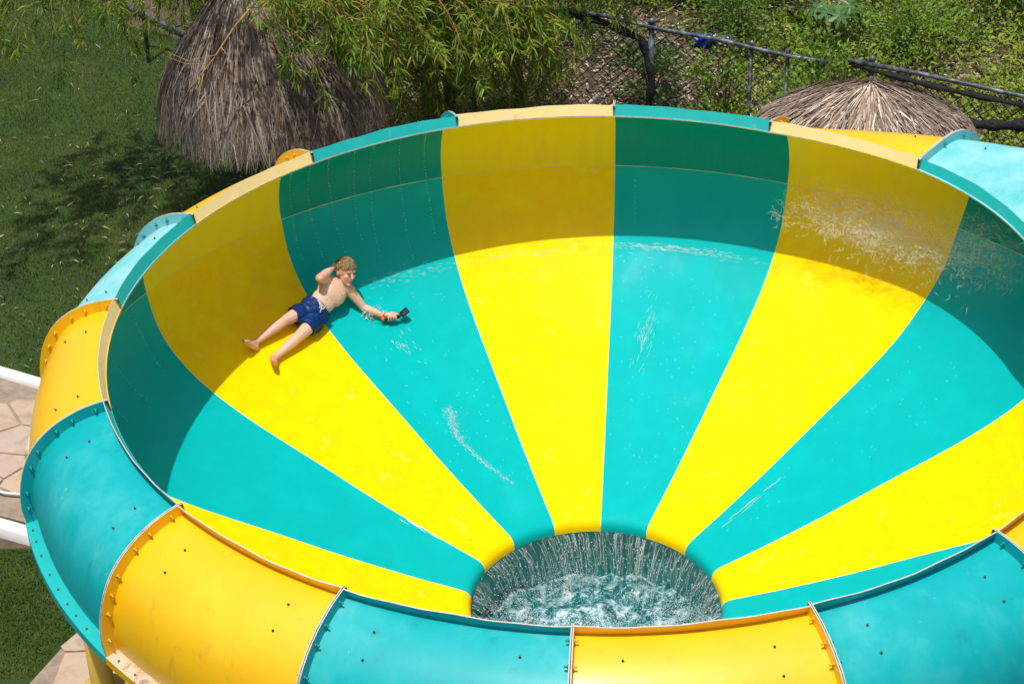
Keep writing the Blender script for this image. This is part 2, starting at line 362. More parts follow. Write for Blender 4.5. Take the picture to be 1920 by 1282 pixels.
# entry flume that joins the widened panel (runs off to the right)
pb, pn = prof_at(3, 2), prof_at(3, 3)
sec = [q for q in pb[36:]] + [q for q in pn[36:][::-1]]
a3 = az(3.0); et = Vector((math.cos(a3), -math.sin(a3), 0)); er = Vector((math.sin(a3), math.cos(a3), 0))
sec = [q for q in pb[42:]]; inner_r = 5.0 * U_
for q in range(3):
    mb = MB(); vs = []; ns = len(sec); st = 5
    for s in range(st):
        t = .004 + (q + s / (st - 1)) * .95 - q * .0; dr = .06 * t * t
        vs += [Vector(er * (c[0] + dr) + et * t + Vector((0, 0, c[1] + .12 * t))) for c in sec]
    mb.add(vs, [(s * ns + b, s * ns + b + 1, (s + 1) * ns + b + 1, (s + 1) * ns + b) for s in range(st - 1) for b in range(ns - 1)])
    for s in (0, st - 1):
        ring = vs[s * ns:(s + 1) * ns]; c0 = sum(ring, Vector()) / ns
        mb.add(ring + [c0 + (v - c0) * 1.1 for v in ring], [(b, b + 1, ns + b + 1, ns + b) for b in range(ns - 1)], 1)
    mb.build('entry_flume', [(M_yel_out, M_tea_out)[(q + 1) % 2 if True else 0], M_tea_rim], slide)
# ------------------------------------------------------------------ ground, lawn, path
ZG = -4.3
M_soil = mat('dry_soil', rough=.95)
f_, _ = noise_mix(M_soil, [(.3, (.035, .024, .014)), (.5, (.085, .06, .035)), (.7, (.15, .11, .07))], scale=2.5, detail=12, rough=.7); bump(M_soil, 14, .7, .05, 8)
M_lawn = mat('lawn_soil', rough=.95)
noise_mix(M_lawn, [(.3, (.016, .035, .005)), (.5, (.028, .06, .008)), (.68, (.045, .075, .012)), (.8, (.07, .055, .025))], scale=1.4, detail=10, rough=.7); bump(M_lawn, 40, .8, .04, 6)
def sheet(name, x0, x1, y0, y1, z, m, step=.5, amp=.0, inside=None):
    nx, ny = int((x1 - x0) / step) + 1, int((y1 - y0) / step) + 1
    X, Y = np.meshgrid(np.linspace(x0, x1, nx), np.linspace(y0, y1, ny)); Z = np.full_like(X, z)
    if amp: Z += np.vectorize(lambda a, b: amp * noise.noise((a * .4, b * .4, 3.1)) + amp * .5 * noise.noise((a * 1.1, b * 1.1, 8.)))(X, Y)
    V = np.stack([X, Y, Z], -1).reshape(-1, 3); a = np.arange(ny - 1)[:, None] * nx + np.arange(nx - 1)[None]; F = np.stack([a, a + 1, a + nx + 1, a + nx], -1).reshape(-1, 4)
    o = np_mesh(name, V, F, m, smooth=True); o['kind'] = 'structure'; return o
def hill(x, y):                              # the rough slope behind the fence climbs gently
    d = max(0, y - (11.3 - .57 * x) - .3) * min(1, max(0, (x + 3.6) / 2)); return min(.16 * d, 3) + .06 * noise.noise((x * .9, y * .9, 1)) * min(d, 1)
gx = np.concatenate([np.linspace(-60, -10, 12)[:-1], np.linspace(-10, 12, 60), np.linspace(12, 60, 12)[1:]])
gy = np.concatenate([np.linspace(-40, 4, 12)[:-1], np.linspace(4, 24, 60), np.linspace(24, 90, 14)[1:]])
X, Y = np.meshgrid(gx, gy); Z = np.vectorize(lambda a, b: ZG + hill(a, b))(X, Y); nx = len(gx); a = np.arange(len(gy) - 1)[:, None] * nx + np.arange(nx - 1)[None]
g = np_mesh('ground', np.stack([X, Y, Z], -1).reshape(-1, 3), np.stack([a, a + 1, a + nx + 1, a + nx], -1).reshape(-1, 4), M_soil, smooth=True); g['kind'] = 'structure'

def lawn_in(x, y):                           # the lawn's edge, ragged towards the bare soil by the thatched umbrella
    e = .35 * noise.noise((x * .8, y * .8, 0)) + .2 * noise.noise((x * 2.3, y * 2.3, 4))
    return x < -2.9 - .12 * max(0, y - 9) + e * 1.2 and y > 6.32 - .53 * (x + 5.98) and y < 15.2 - .95 * (x + 5.2) + e
lx, ly = np.arange(-14, -1.9, .1), np.arange(3.8, 24, .1)
V = []; F = []; ids = {}
def lv(i, j):
    if (i, j) not in ids: ids[(i, j)] = len(V); V.append((lx[i], ly[j], ZG + .012))
    return ids[(i, j)]
for i in range(len(lx) - 1):
    for j in range(len(ly) - 1):
        if lawn_in(lx[i] + .05, ly[j] + .05): F.append((lv(i, j), lv(i + 1, j), lv(i + 1, j + 1), lv(i, j + 1)))
o = np_mesh('lawn', V, F, M_lawn); o['kind'] = 'structure'
# second patch of lawn, lower left between the white wall and the round patio
o = sheet('lawn', -14, -3.95, -6, 3.22, ZG + .012, M_lawn)
M_grass = tint_mat('grass_blades', .8, .3, .1)
def grass(name, n, x0, x1, y0, y1, test, label):
    X = rng.uniform(x0, x1, n); Y = rng.uniform(y0, y1, n)
    ok = np.array([test(a, b) for a, b in zip(X, Y)]); X, Y = X[ok], Y[ok]; n = len(X)
    P = np.stack([X, Y, np.full(n, ZG + .01)], -1); th = rng.uniform(0, 2 * PI, n); lean = rng.uniform(.2, 1.3, n)
    h = rng.uniform(.025, .06, n); wd = rng.uniform(.004, .008, n)
    D = np.stack([np.cos(th) * lean, np.sin(th) * lean, np.ones(n)], -1); D = unit(D) * h[:, None]; S = np.stack([-np.sin(th), np.cos(th), 0 * th], -1) * wd[:, None]
    V = np.stack([P - S, P + S, P + D], 1).reshape(-1, 3); F = np.arange(n * 3).reshape(-1, 3)
    patch = np.array([noise.noise((a * .9, b * .9, 7)) + .6 * noise.noise((a * 3, b * 3, 2)) for a, b in zip(X, Y)])[:, None]
    c = np.array([(.058, .108, .009)]) * (1 + .6 * patch) + np.array([(.035, .012, .004)]) * np.maximum(patch, 0) + rng.uniform(-.01, .02, (n, 1)) * np.array([[1, 1.3, .3]])
    c *= 1.2; straw = np.clip((patch - .25) * 1.2, 0, .55); c = c * (1 - straw) + np.array([(.13, .115, .04)]) * straw; dry = rng.random(n) < .06; c[dry] = (.22, .18, .08)
    o = np_mesh(name, V, F, M_grass, tint=np.repeat(np.clip(c, .004, 1), 3, 0)); tag(o, label, 'grass', kind='stuff')
grass('grass', 150000, -9.5, -2.4, 5.4, 17.6, lawn_in, 'short dark green lawn grass beside the slide and thatched umbrella')
grass('grass', 16000, -6.2, -4.0, 1.4, 3.2, lambda x, y: (x + 1.2) ** 2 + (y - .2) ** 2 > 3.68 ** 2, 'small patch of lawn between the white wall and round stone patio')

# paths: flagstones set in sand
M_sand = mat('path_joint', rough=.95); noise_mix(M_sand, [(.3, (.22, .17, .12)), (.7, (.36, .28, .2))], scale=12)
M_stones = []
for c1, c2, c3 in [((.33, .235, .16), (.46, .345, .25), (.52, .39, .3)), ((.36, .245, .19), (.48, .35, .27), (.42, .31, .24)), ((.3, .23, .17), (.44, .345, .26), (.5, .41, .32)), ((.42, .29, .17), (.5, .375, .26), (.46, .31, .23))]:
    m = mat('flagstone', rough=.8); noise_mix(m, [(.3, c1), (.5, c2), (.7, c3)], scale=4, detail=10, rough=.7, dist=.4); bump(m, 14, .35, .02, 8); M_stones.append(m)
def clip(poly, p, n):
    out = []
    for i in range(len(poly)):
        a, b = poly[i], poly[(i + 1) % len(poly)]; da, db = (a - p).dot(n), (b - p).dot(n)
        if da <= 0: out.append(a)
        if da * db < 0: out.append(a + (b - a) * (da / (da - db)))
    return out
def flagstones(parent, x0, x1, y0, y1, step, region, z, edge=None):
    S = []
    for a in np.arange(x0, x1, step):
        for b in np.arange(y0, y1, step): S.append(Vector((a + random.uniform(-.45, .45) * step, b + random.uniform(-.45, .45) * step)))
    for s in S:
        if not region(s.x, s.y): continue
        poly = [s + Vector(q) * step * 1.4 for q in ((-1, -1), (1, -1), (1, 1), (-1, 1))]
        for t in S:
            if t is s or (t - s).length > step * 2.6: continue
            d = (t - s).normalized(); poly = clip(poly, (s + t) / 2 - d * .011, d)
        if edge: d = (s - edge[0]).normalized(); poly = clip(poly, edge[0] + d * edge[1], d)
        if len(poly) < 3: continue
        mb = MB(); n = len(poly); h = z + random.uniform(.018, .03)
        ins = [s + (q - s) * .97 for q in poly]
        vs = [(q.x, q.y, z - .02) for q in poly] + [(q.x, q.y, h - .006) for q in poly] + [(q.x, q.y, h) for q in ins]
        fs = [(i, (i + 1) % n, n + (i + 1) % n, n + i) for i in range(n)] + [(n + i, n + (i + 1) % n, 2 * n + (i + 1) % n, 2 * n + i) for i in range(n)] + [tuple(range(2 * n, 3 * n))]
        mb.add(vs, fs, 0, False); mb.build('flagstone', random.choice(M_stones), parent, False)
k1 = lambda x: 6.19 - .53 * (x + 5.95)       # the near foot of the upper white kerb
k2 = lambda x: 3.74 - .45 * (x + 5.43)
pth = MB(); pth.add([(-16, k2(-16), ZG + .008), (-2.6, k2(-2.6), ZG + .008), (-2.6, k1(-2.6), ZG + .008), (-16, k1(-16), ZG + .008)], [(0, 1, 2, 3)], 0, False)
path = pth.build('path', M_sand); path['kind'] = 'structure'
flagstones(path, -9.0, -3.4, 2.4, 8.2, .5, lambda x, y: k2(x) + .12 < y < k1(x) - .12, ZG + .008)
pt = MB(); n = 40; pc = Vector((-1.2, .2)); ring = [(pc.x + 3.66 * math.cos(2 * PI * q / n), pc.y + 3.66 * math.sin(2 * PI * q / n), ZG + .016) for q in range(n)]
pt.add(ring, [tuple(range(n))], 0, False); patio = pt.build('patio', M_sand); patio['kind'] = 'structure'
flagstones(patio, -5.0, -2.6, -1.8, 3.0, .62, lambda x, y: (Vector((x, y)) - pc).length < 3.6, ZG + .016, (pc, 3.64))
M_white = mat('white_painted_masonry', rough=.7); noise_mix(M_white, [(.25, (.42, .43, .38)), (.42, (.7, .7, .66)), (.7, (.8, .8, .77))], scale=4, detail=10, rough=.7); bump(M_white, 30, .2, .01)
def kerb(f, h, wdt, x0, x1, label):
    mb = MB(); st = 24
    vs = []
    for s in range(st + 1):
        x = x0 + (x1 - x0) * s / st; y = f(x); e = .012 * noise.noise((x * 2, y, 5))
        for dy, z in ((0, ZG - .02), (.0, ZG + h - .02), (.02, ZG + h), (wdt - .02, ZG + h), (wdt, ZG + h - .02), (wdt, ZG - .02)): vs.append((x + dy * .45, y + dy * .9 + e, z + e * .5))
    mb.add(vs, [(s * 6 + b, s * 6 + 6 + b, s * 6 + 7 + b, s * 6 + b + 1) for s in range(st) for b in range(5)]); o = mb.build('kerb', M_white); o['kind'] = 'structure'
    return o
kerb(lambda x: k1(x), .07, .13, -16, -2.6, ''); kerb(lambda x: k2(x) - .30, .13, .14, -16, -2.6, '')
M_rope = mat('white_rope', (.7, .7, .68), .9)
mb = MB(); mb.tube([(-9, 5.6, ZG + .06), (-7, 4.75, ZG + .05), (-5.45, 4.05, ZG + .05), (-4.9, 3.95, ZG + .05), (-4.2, 3.6, ZG + .05)], .014, 6); bump(M_rope, 60, .6, .01)
tag(mb.build('rope', M_rope), 'white rope lying across the stone path beside the slide', 'rope')

# ------------------------------------------------------------------ the boy
M_skin = mat('skin_wet', rough=.48, spec=.4, coat=.1, coat_rough=.25)
noise_mix(M_skin, [(.3, (.68, .42, .31)), (.55, (.74, .48, .365)), (.75, (.70, .42, .32))], scale=9, detail=5)
B(M_skin).inputs['Subsurface Weight'].default_value = .12; B(M_skin).inputs['Subsurface Radius'].default_value = (.012, .005, .003)
M_lip = mat('lips', (.42, .10, .085), .4); M_dark = mat('eye_and_brow', (.13, .075, .045), .5); M_nip = mat('areola', (.42, .2, .15), .5)
M_short = mat('navy_swim_fabric', rough=.5, spec=.2, coat=.06, coat_rough=.2)
noise_mix(M_short, [(.3, (.001, .016, .09)), (.6, (.001, .028, .15)), (.8, (.004, .045, .2))], scale=10, detail=6); bump(M_short, 60, .25, .01)
M_cord = mat('white_cord', (.78, .78, .78), .7)
M_net = mat('olive_lining', rough=.7); noise_mix(M_net, [(.4, (.012, .012, .006)), (.7, (.1, .1, .035))], scale=40)
M_hair = tint_mat('wet_blond_hair', .35, 0, .6)
V3 = Vector
class Blob:
    """closed solids that are fused into one continuous skin"""
    def __init__(s): s.mb = MB()
    def ell(s, c, ax, r, nu=14, nv=10):
        c = V3(c); vs, fs = [], []
        for i in range(nv + 1):
            ph = PI * i / nv
            for j in range(nu):
                th = 2 * PI * j / nu; vs.append(c + ax[0] * (r[0] * math.sin(ph) * math.cos(th)) + ax[1] * (r[1] * math.sin(ph) * math.sin(th)) + ax[2] * (r[2] * math.cos(ph)))
        for i in range(nv):
            for j in range(nu): fs.append((i * nu + j, i * nu + (j + 1) % nu, (i + 1) * nu + (j + 1) % nu, (i + 1) * nu + j))
        s.mb.add(vs, fs)
    def cap(s, a, b, ra, rb, n=12, flat=1.0, nrm=None, ends=True):
        a, b = V3(a), V3(b); t = (b - a).normalized(); x = (nrm - t * nrm.dot(t)).normalized() if nrm else t.orthogonal().normalized(); y = t.cross(x)
        rings = []
        if ends: rings += [(a - t * ra * math.cos(q), ra * math.sin(q)) for q in (.15, .6, 1.1)]
        rings += [(a.lerp(b, q), ra + (rb - ra) * q) for q in (0, .33, .67, 1)]
        if ends: rings += [(b + t * rb * math.cos(q), rb * math.sin(q)) for q in (1.1, .6, .15)]
        vs = [c + (x * math.cos(2 * PI * j / n) * flat + y * math.sin(2 * PI * j / n)) * r for c, r in rings for j in range(n)]
        fs = [(i * n + j, i * n + (j + 1) % n, (i + 1) * n + (j + 1) % n, (i + 1) * n + j) for i in range(len(rings) - 1) for j in range(n)]
        fs += [tuple(range(n - 1, -1, -1)), tuple(range((len(rings) - 1) * n, len(rings) * n))]
        s.mb.add(vs, fs)
    def chain(s, pts, rs, **k):
        for i in range(len(pts) - 1): s.cap(pts[i], pts[i + 1], rs[i], rs[i + 1], **k)
    def fuse(s, name, m, parent, vox, smooth=4, wrinkle=0, fac=.5):
        me = bpy.data.meshes.new('tmp'); me.from_pydata(s.mb.v, [], s.mb.f); o = bpy.data.objects.new('tmp', me); COL.objects.link(o)
        bmn = bmesh.new(); bmn.from_mesh(me); bmesh.ops.recalc_face_normals(bmn, faces=bmn.faces); bmn.to_mesh(me); bmn.free()
        r = o.modifiers.new('r', 'REMESH'); r.mode = 'VOXEL'; r.voxel_size = vox
        q = o.modifiers.new('s', 'SMOOTH'); q.iterations = smooth; q.factor = fac
        bpy.context.view_layer.update(); dg = bpy.context.evaluated_depsgraph_get()
        out = bpy.data.meshes.new_from_object(o.evaluated_get(dg)); bpy.data.objects.remove(o); bpy.data.meshes.remove(me)
        out.name = name
        if wrinkle:
            for v in out.vertices: v.co += v.normal * wrinkle * (noise.noise(v.co * 14) + .7 * noise.noise(v.co * 32))
        out.materials.clear()
        return link(name, out, m, parent)
J = dict(head=(-1.923, 2.735, -1.173), neck=(-1.981, 2.715, -1.271), shR=(-2.061, 2.70, -1.234), elR=(-2.115, 2.535, -1.123), haR=(-2.005, 2.755, -1.133), shL=(-1.890, 2.722, -1.36), elL=(-1.796, 2.701, -1.499),
    wrL=(-1.632, 2.656, -1.556), haL=(-1.575, 2.645, -1.572), P=(-2.174, 2.489, -1.402), hipR=(-2.225, 2.501, -1.378), hipL=(-2.131, 2.470, -1.437), knR=(-2.396, 2.324, -1.384), knL=(-2.284, 2.230, -1.481),
    anR=(-2.612, 2.072, -1.432), anL=(-2.452, 2.010, -1.533), heelR=(-2.617, 2.05, -1.470), ballR=(-2.678, 1.965, -1.36), heelL=(-2.485, 2.018, -1.545), ballL=(-2.456, 1.893, -1.512), hemR=(-2.332, 2.383, -1.381), hemL=(-2.234, 2.319, -1.461))
J = {k: V3(v) for k, v in J.items()}
boy = empty('person', (-2.174, 2.489, -1.49), 'boy in navy swim shorts sliding on his back, filming himself, one hand behind his head', 'person')
t_ = (J['neck'] - J['P']).normalized(); s_ = (J['shL'] - J['shR']); s_ = (s_ - t_ * s_.dot(t_)).normalized(); n_ = s_.cross(t_).normalized()
if n_.z < 0: n_ = -n_
AX = (s_, t_, n_); PN = J['neck'] - J['P']
b = Blob()
b.ell(J['P'], AX, (.118, .095, .08)); b.ell(J['P'] + PN * .36, AX, (.108, .12, .07)); b.ell(J['P'] + PN * .68 + n_ * .005, AX, (.134, .125, .08))
b.cap(J['shR'] + s_ * .02, J['shL'] - s_ * .02, .05, .05); b.ell(J['P'] + PN * .75 - s_ * .055 + n_ * .035, AX, (.055, .05, .04)); b.ell(J['P'] + PN * .75 + s_ * .055 + n_ * .035, AX, (.055, .05, .04))
# head frame: he looks at the camera in his left hand
Fh = (-fw * .60 + rt * .62 - up * .42).normalized(); Uh = up * .93 + rt * .10 - fw * .32; Uh = (Uh - Fh * Uh.dot(Fh)).normalized(); Sh = Uh.cross(Fh)
HX = (Sh, Fh, Uh); H = J['head']
hp = lambda s, f, u: H + Sh * s + Fh * f + Uh * u
b.chain([J['neck'] - t_ * .03, hp(0, -.02, -.07)], [.048, .044])
b.ell(hp(0, -.008, .018), HX, (.072, .09, .084)); b.ell(hp(0, .03, -.042), HX, (.055, .054, .062)); b.ell(hp(0, .066, -.09), HX, (.022, .02, .018))
b.ell(hp(.03, .056, -.022), HX, (.025, .025, .024)); b.ell(hp(-.03, .056, -.022), HX, (.025, .025, .024))
b.cap(hp(0, .078, .012), hp(0, .097, -.02), .009, .0125); b.ell(hp(0, .076, .027), HX, (.045, .012, .009))
for q in (-1, 1): b.ell(hp(q * .073, -.004, -.008), (Sh, Fh, Uh), (.009, .018, .028))
# arms
b.chain([J['shR'] - s_ * .005, J['elR']], [.046, .038]); b.cap(J['elR'], J['elR'].lerp(J['haR'], .45), .037, .034); wr = J['elR'].lerp(J['haR'], .78); b.cap(J['elR'].lerp(J['haR'], .45), wr, .031, .022)
b.chain([J['shL'] - t_ * .005, J['shL'].lerp(J['elL'], .55), J['elL']], [.045, .039, .031]); b.chain([J['elL'], J['elL'].lerp(J['wrL'], .4), J['wrL']], [.032, .031, .021])
# right hand laid against the back of the head
hd = (J['haR'] - wr).normalized(); toH = (H - J['haR']).normalized(); hs = hd.cross(toH).normalized(); pc_ = J['haR'] + hd * .005
b.ell(pc_, (hd, hs, hd.cross(hs)), (.042, .034, .015)); b.cap(wr, pc_, .021, .024)
for q, ln in zip((-.027, -.009, .009, .027), (.05, .06, .057, .045)):
    k0 = pc_ + hd * .034 + hs * q; k1_ = k0 + (hd * .8 + toH * .5).normalized() * ln * .6; k2_ = k1_ + (hd * .4 + toH * .9).normalized() * ln * .5; b.chain([k0, k1_, k2_], [.0092, .0085, .0075], n=8)
b.chain([pc_ - hd * .01 - hs * .028, pc_ + hd * .02 - hs * .05 + toH * .012, pc_ + hd * .042 - hs * .056 + toH * .02], [.011, .0095, .0085], n=8)
# left hand closed round the camera grip
G0, G1 = V3((-1.622, 2.628, -1.568)), V3((-1.487, 2.668, -1.575)); gd = (G1 - G0).normalized(); gu = (up - gd * up.dot(gd)).normalized(); gf = gd.cross(gu); gf = gf if gf.dot(fw) < 0 else -gf
GA = lambda a, ang, r: G0 + gd * a + (gu * math.sin(ang) + gf * math.cos(ang)) * r
b.ell(GA(.058, 1.75, .03), (gd, gu, gf), (.042, .018, .026)); b.chain([J['wrL'], GA(.03, 1.7, .03)], [.021, .021])
for a, ln in zip((.030, .051, .072, .093), (.85, 1.0, 1.02, .95)):
    b.chain([GA(a, 1.5, .03), GA(a, .75, .029), GA(a, -.1, .027), GA(a, -.95 * ln, .025), GA(a, -1.5 * ln, .024)], [.0085, .0084, .0078, .0074, .007], n=8)
b.chain([GA(.06, 1.9, .03), GA(.09, 1.5, .03), GA(.117, 1.1, .025)], [.011, .0095, .0085], n=8)
# legs and feet
for sd_ in 'RL':
    hip, kn, an, he, ba = (J[q + sd_] for q in ('hip', 'kn', 'an', 'heel', 'ball'))
    b.chain([hip, hip.lerp(kn, .5), kn], [.068, .06, .046]); b.ell(kn + n_ * .012, AX, (.034, .034, .034))
    b.chain([kn, kn.lerp(an, .3) - n_ * .008, kn.lerp(an, .65) - n_ * .004, an], [.044, .046, .034, .025]); b.cap(an, he, .026, .027)
    fd = (ba - he).normalized(); sw = fd.cross(J['kn' + sd_] - an).normalized(); up_ = sw.cross(fd).normalized()
    if up_.dot(kn - an) < 0: up_ = -up_
    b.cap(he, ba, .027, .026); b.cap(he + up_ * .01, ba - fd * .015 + sw * .016, .024, .018); b.cap(he, ba - fd * .01 - sw * .018, .024, .018); b.cap(an, ba.lerp(he, .3), .024, .02)
    big = 1 if sd_ == 'R' else -1                      # big toe on the inner side
    inner = s_ if sd_ == 'R' else -s_; sg = 1 if sw.dot(inner) > 0 else -1
    for q, (o_, ln, r) in enumerate(((.026, .036, .0125), (.010, .034, .009), (-.004, .03, .0085), (-.017, .026, .008), (-.028, .02, .008))):
        a0 = ba + sw * o_ * sg; b.chain([a0, a0 + fd * ln * .6 + up_ * .004, a0 + fd * ln + up_ * .002], [r * 1.05, r, r * .9], n=8)
body = b.fuse('body', M_skin, boy, .0036, 4)
co = np.empty(len(body.data.vertices) * 3, np.float32); body.data.vertices.foreach_get('co', co); co = co.reshape(-1, 3) + np.array(body.location)+np.array(boy.location)
red = np.zeros(len(co))
for key, rad, wt in (('head', .12, .8), ('elR', .07, .9), ('haR', .07, .9), ('knR', .06, .55), ('knL', .06, .55), ('ballR', .1, 1.0), ('ballL', .1, 1.0), ('heelR', .05, .9), ('heelL', .05, .9), ('haL', .08, .8), ('wrL', .1, .4), ('shL', .07, .4)): red = np.maximum(red, wt * np.exp(-(((co - np.array(J[key])) ** 2).sum(1)) / rad ** 2))
tcol = np.ones((len(co), 4), np.float32); tcol[:, 0] = 1 - .04 * red; tcol[:, 1] = 1 - .27 * red; tcol[:, 2] = 1 - .36 * red
at = body.data.color_attributes.new('tint', 'FLOAT_COLOR', 'POINT'); at.data.foreach_set('color', tcol.ravel())
ta = N(M_skin, 'ShaderNodeAttribute'); ta.attribute_name = 'tint'; mxs = N(M_skin, 'ShaderNodeMixRGB'); mxs.blend_type = 'MULTIPLY'; mxs.inputs[0].default_value = 1
L(M_skin, B(M_skin).inputs['Base Color'].links[0].from_socket, mxs.inputs[1]); L(M_skin, ta.outputs['Color'], mxs.inputs[2]); L(M_skin, mxs.outputs[0], B(M_skin).inputs['Base Color'])
f = Blob()
def small(name, m, blobs, parent, vox=.0022):
    q = Blob()
    for c, ax, r in blobs: q.ell(c, ax, r, 10, 8)
    return q.mb.build(name, m, parent)
for q in (-1, 1):
    small('eye', M_dark, [(hp(q * .028, .0755, .006), HX, (.0095, .005, .0032))], boy)
    e = MB(); e.tube([hp(q * .014, .086, .022), hp(q * .028, .086, .026), hp(q * .044, .074, .021)], [.0012, .002, .001], 5); e.build('eyebrow', M_hair_dk if False else M_dark, boy)
    small('nipple', M_nip, [(J['P'] + PN * .74 + s_ * q * .068 + n_ * .073, AX, (.008, .008, .003))], boy)
small('mouth', M_lip, [(hp(0, .083, -.056), HX, (.017, .007, .005)), (hp(0, .084, -.065), HX, (.014, .007, .006))], boy)
small('navel', M_nip, [(J['P'] + PN * .37 + n_ * .0695, AX, (.006, .008, .003))], boy)
# hair: wet curls over the scalp
hb = Blob(); hb.ell(hp(0, -.016, .028), HX, (.0755, .092, .086), 20, 14); hv = []
cap_me = MB(); pts = []; tv, tf, tc_ = [], [], []
n_h = 0
while n_h < 1900:
    d = V3((random.gauss(0, 1), random.gauss(0, 1), random.gauss(0, 1))).normalized()
    if d.z < .22 + .30 * max(0, d.y) and not (d.y < -.1 and d.z > -.45): continue
    n_h += 1
    base = hp(d.x * .073, -.012 + d.y * .091, .022 + d.z * .086); nn_ = (Sh * d.x + Fh * d.y + Uh * d.z).normalized()
    tan = nn_.cross(V3((random.gauss(0, 1), random.gauss(0, 1), random.gauss(0, 1)))).normalized(); flow = (-Uh * .35 + Fh * .75 + Sh * .25 + tan * .5); flow = (flow - nn_ * flow.dot(nn_)).normalized()
    ln = random.uniform(.024, .042); sw_ = tan.cross(nn_) * .006
    q = [base - nn_ * .004, base + nn_ * .005 + flow * ln * .3 + sw_ * .7, base + nn_ * .0065 + flow * ln * .65 - sw_ * .7, base + nn_ * .002 + flow * ln]
    b0 = len(cap_me.v); cap_me.tube(q, [.0024, .0026, .002, .0008], 4); c = random.choice(((.32, .19, .07), (.42, .27, .11), (.18, .1, .04), (.08, .045, .02), (.52, .36, .17), (.13, .075, .03)))
    tc_ += [c] * (len(cap_me.v) - b0)
hair = cap_me.build('hair', M_hair, boy)
b0 = len(cap_me.v)
at = hair.data.color_attributes.new('tint', 'FLOAT_COLOR', 'POINT'); at.data.foreach_set('color', np.concatenate([np.array(tc_, np.float32), np.ones((len(tc_), 1), np.float32)], 1).ravel())
# swim shorts
b = Blob(); b.ell(J['P'] + t_ * .002, AX, (.142, .09, .098)); b.ell(J['P'] - t_ * .045, AX, (.13, .075, .09))
WA = J['P'] + t_ * .055; b.cap(J['P'] - t_ * .02, WA, .132, .130, n=20, flat=.72, nrm=n_, ends=False)
for sd_ in 'RL':
    hip, hem = J['hip' + sd_], J['hem' + sd_]; b.cap(hip.lerp(J['P'], .15) - t_ * .01, hem, .083, .079, n=18, nrm=n_, flat=.94, ends=False)
shorts = b.fuse('shorts', M_short, boy, .005, 2, wrinkle=.0065)
dm = MB(); w0 = WA + n_ * .095 - s_ * .012 - t_ * .008
dm.tube([w0 - s_ * .05, w0 - s_ * .02 + t_ * .004 + n_ * .004, w0 + n_ * .006, w0 + s_ * .02 - t_ * .03 + n_ * .002, w0 + s_ * .03 - t_ * .058], .0042, 6)
dm.tube([w0 + n_ * .006] + [w0 + s_ * (.02 + .014 * math.cos(q)) + t_ * (-.012 + .012 * math.sin(q)) + n_ * .006 for q in np.linspace(2.6, 9.2, 14)], .0038, 6)
dm.tube([w0 - s_ * .03 - n_ * .001, w0 - s_ * .005 - t_ * .014 + n_ * .004, w0 + s_ * .008 - t_ * .045 - n_ * .001], .004, 6)
dm.build('drawstring', M_cord, shorts)
nb = Blob(); nb.ell((-2.165, 2.366, -1.515), ((V3((.073, .065, 0))).normalized(), V3((-.4, .45, .3)).normalized(), n_), (.055, .03, .028)); nb.ell((-2.2, 2.34, -1.515), AX, (.03, .03, .025)); nb.ell((-2.13, 2.40, -1.505), AX, (.03, .032, .025))
nb.fuse('mesh_lining', M_net, shorts, .006, 2, wrinkle=.012)
# wristband
M_band = mat('red_band', (.55, .04, .02), .5); M_orange = mat('orange_float', (.85, .13, .01), .45); M_blk = mat('black_plastic', (.012, .012, .013), .35); M_lens = mat('camera_glass', (.05, .06, .07), .08, .8); M_sil = mat('silver_trim', (.5, .5, .48), .35, metal=.7)
wx = (J['wrL'] - J['elL']).normalized(); ra = wx.orthogonal().normalized(); rb_ = wx.cross(ra); wc = J['wrL'] + wx * .004
mb = MB(); mb.tube([wc + (ra * math.cos(q) + rb_ * math.sin(q)) * .0255 for q in np.linspace(0, 2 * PI, 17)], .0055, 6, cap=False); mb.build('wristband', M_band, boy)
ac = empty('action_camera', tuple(G0), 'small black action camera on orange-ended float grip in the boy\'s left hand', 'camera')
mb = MB(); mb.tube([G0 - gd * .004, G0 + gd * .004, G0 + gd * .05, G0 + gd * .128, G0 + gd * .134], [.013, .0165, .0155, .0165, .012], 14); mb.build('grip', M_blk, ac)
mb = MB(); mb.tube([G0 - gd * .026, G0 - gd * .022, G0 - gd * .004, G0 - gd * .001], [.012, .0195, .0195, .014], 14); mb.build('float_cap', M_orange, ac)
ca = (gd * .82 + gu * .57).normalized(); cb = gf; cc = ca.cross(cb).normalized(); C0 = G0 + gd * .128 + ca * .012
mb = MB(); mb.tube([C0 - ca * .012, C0 + ca * .012], .008, 8); mb.build('hinge', M_blk, ac)
cbod = MB(); CC = C0 + ca * .042
for sx, sy, sz in ((.074, .034, .05), (.070, .038, .046), (.068, .034, .054)): cbod.box(CC, sx, sy, sz, (ca, cb, cc))
cb_o = cbod.build('camera_body', M_blk, ac)
mb = MB(); mb.box(CC + cb * .0195, .05, .003, .03, (ca, cb, cc)); mb.build('screen', M_lens, cb_o)
mb = MB(); mb.box(CC - cc * .0275, .05, .028, .003, (ca, cb, cc)); mb.build('trim', M_sil, cb_o)
mb = MB(); lp = [G0 - gd * .015, G0 - gd * .04 + gu * .012 + gf * .02, G0 - gd * .075 + gu * .022 + gf * .022, G0 - gd * .085 + gu * .04 + gf * .02, G0 - gd * .05 + gu * .046 + gf * .02, G0 - gd * .01 + gu * .032 + gf * .02]
mb.tube(lp, .0022, 5); mb.build('wrist_strap', M_band, ac)

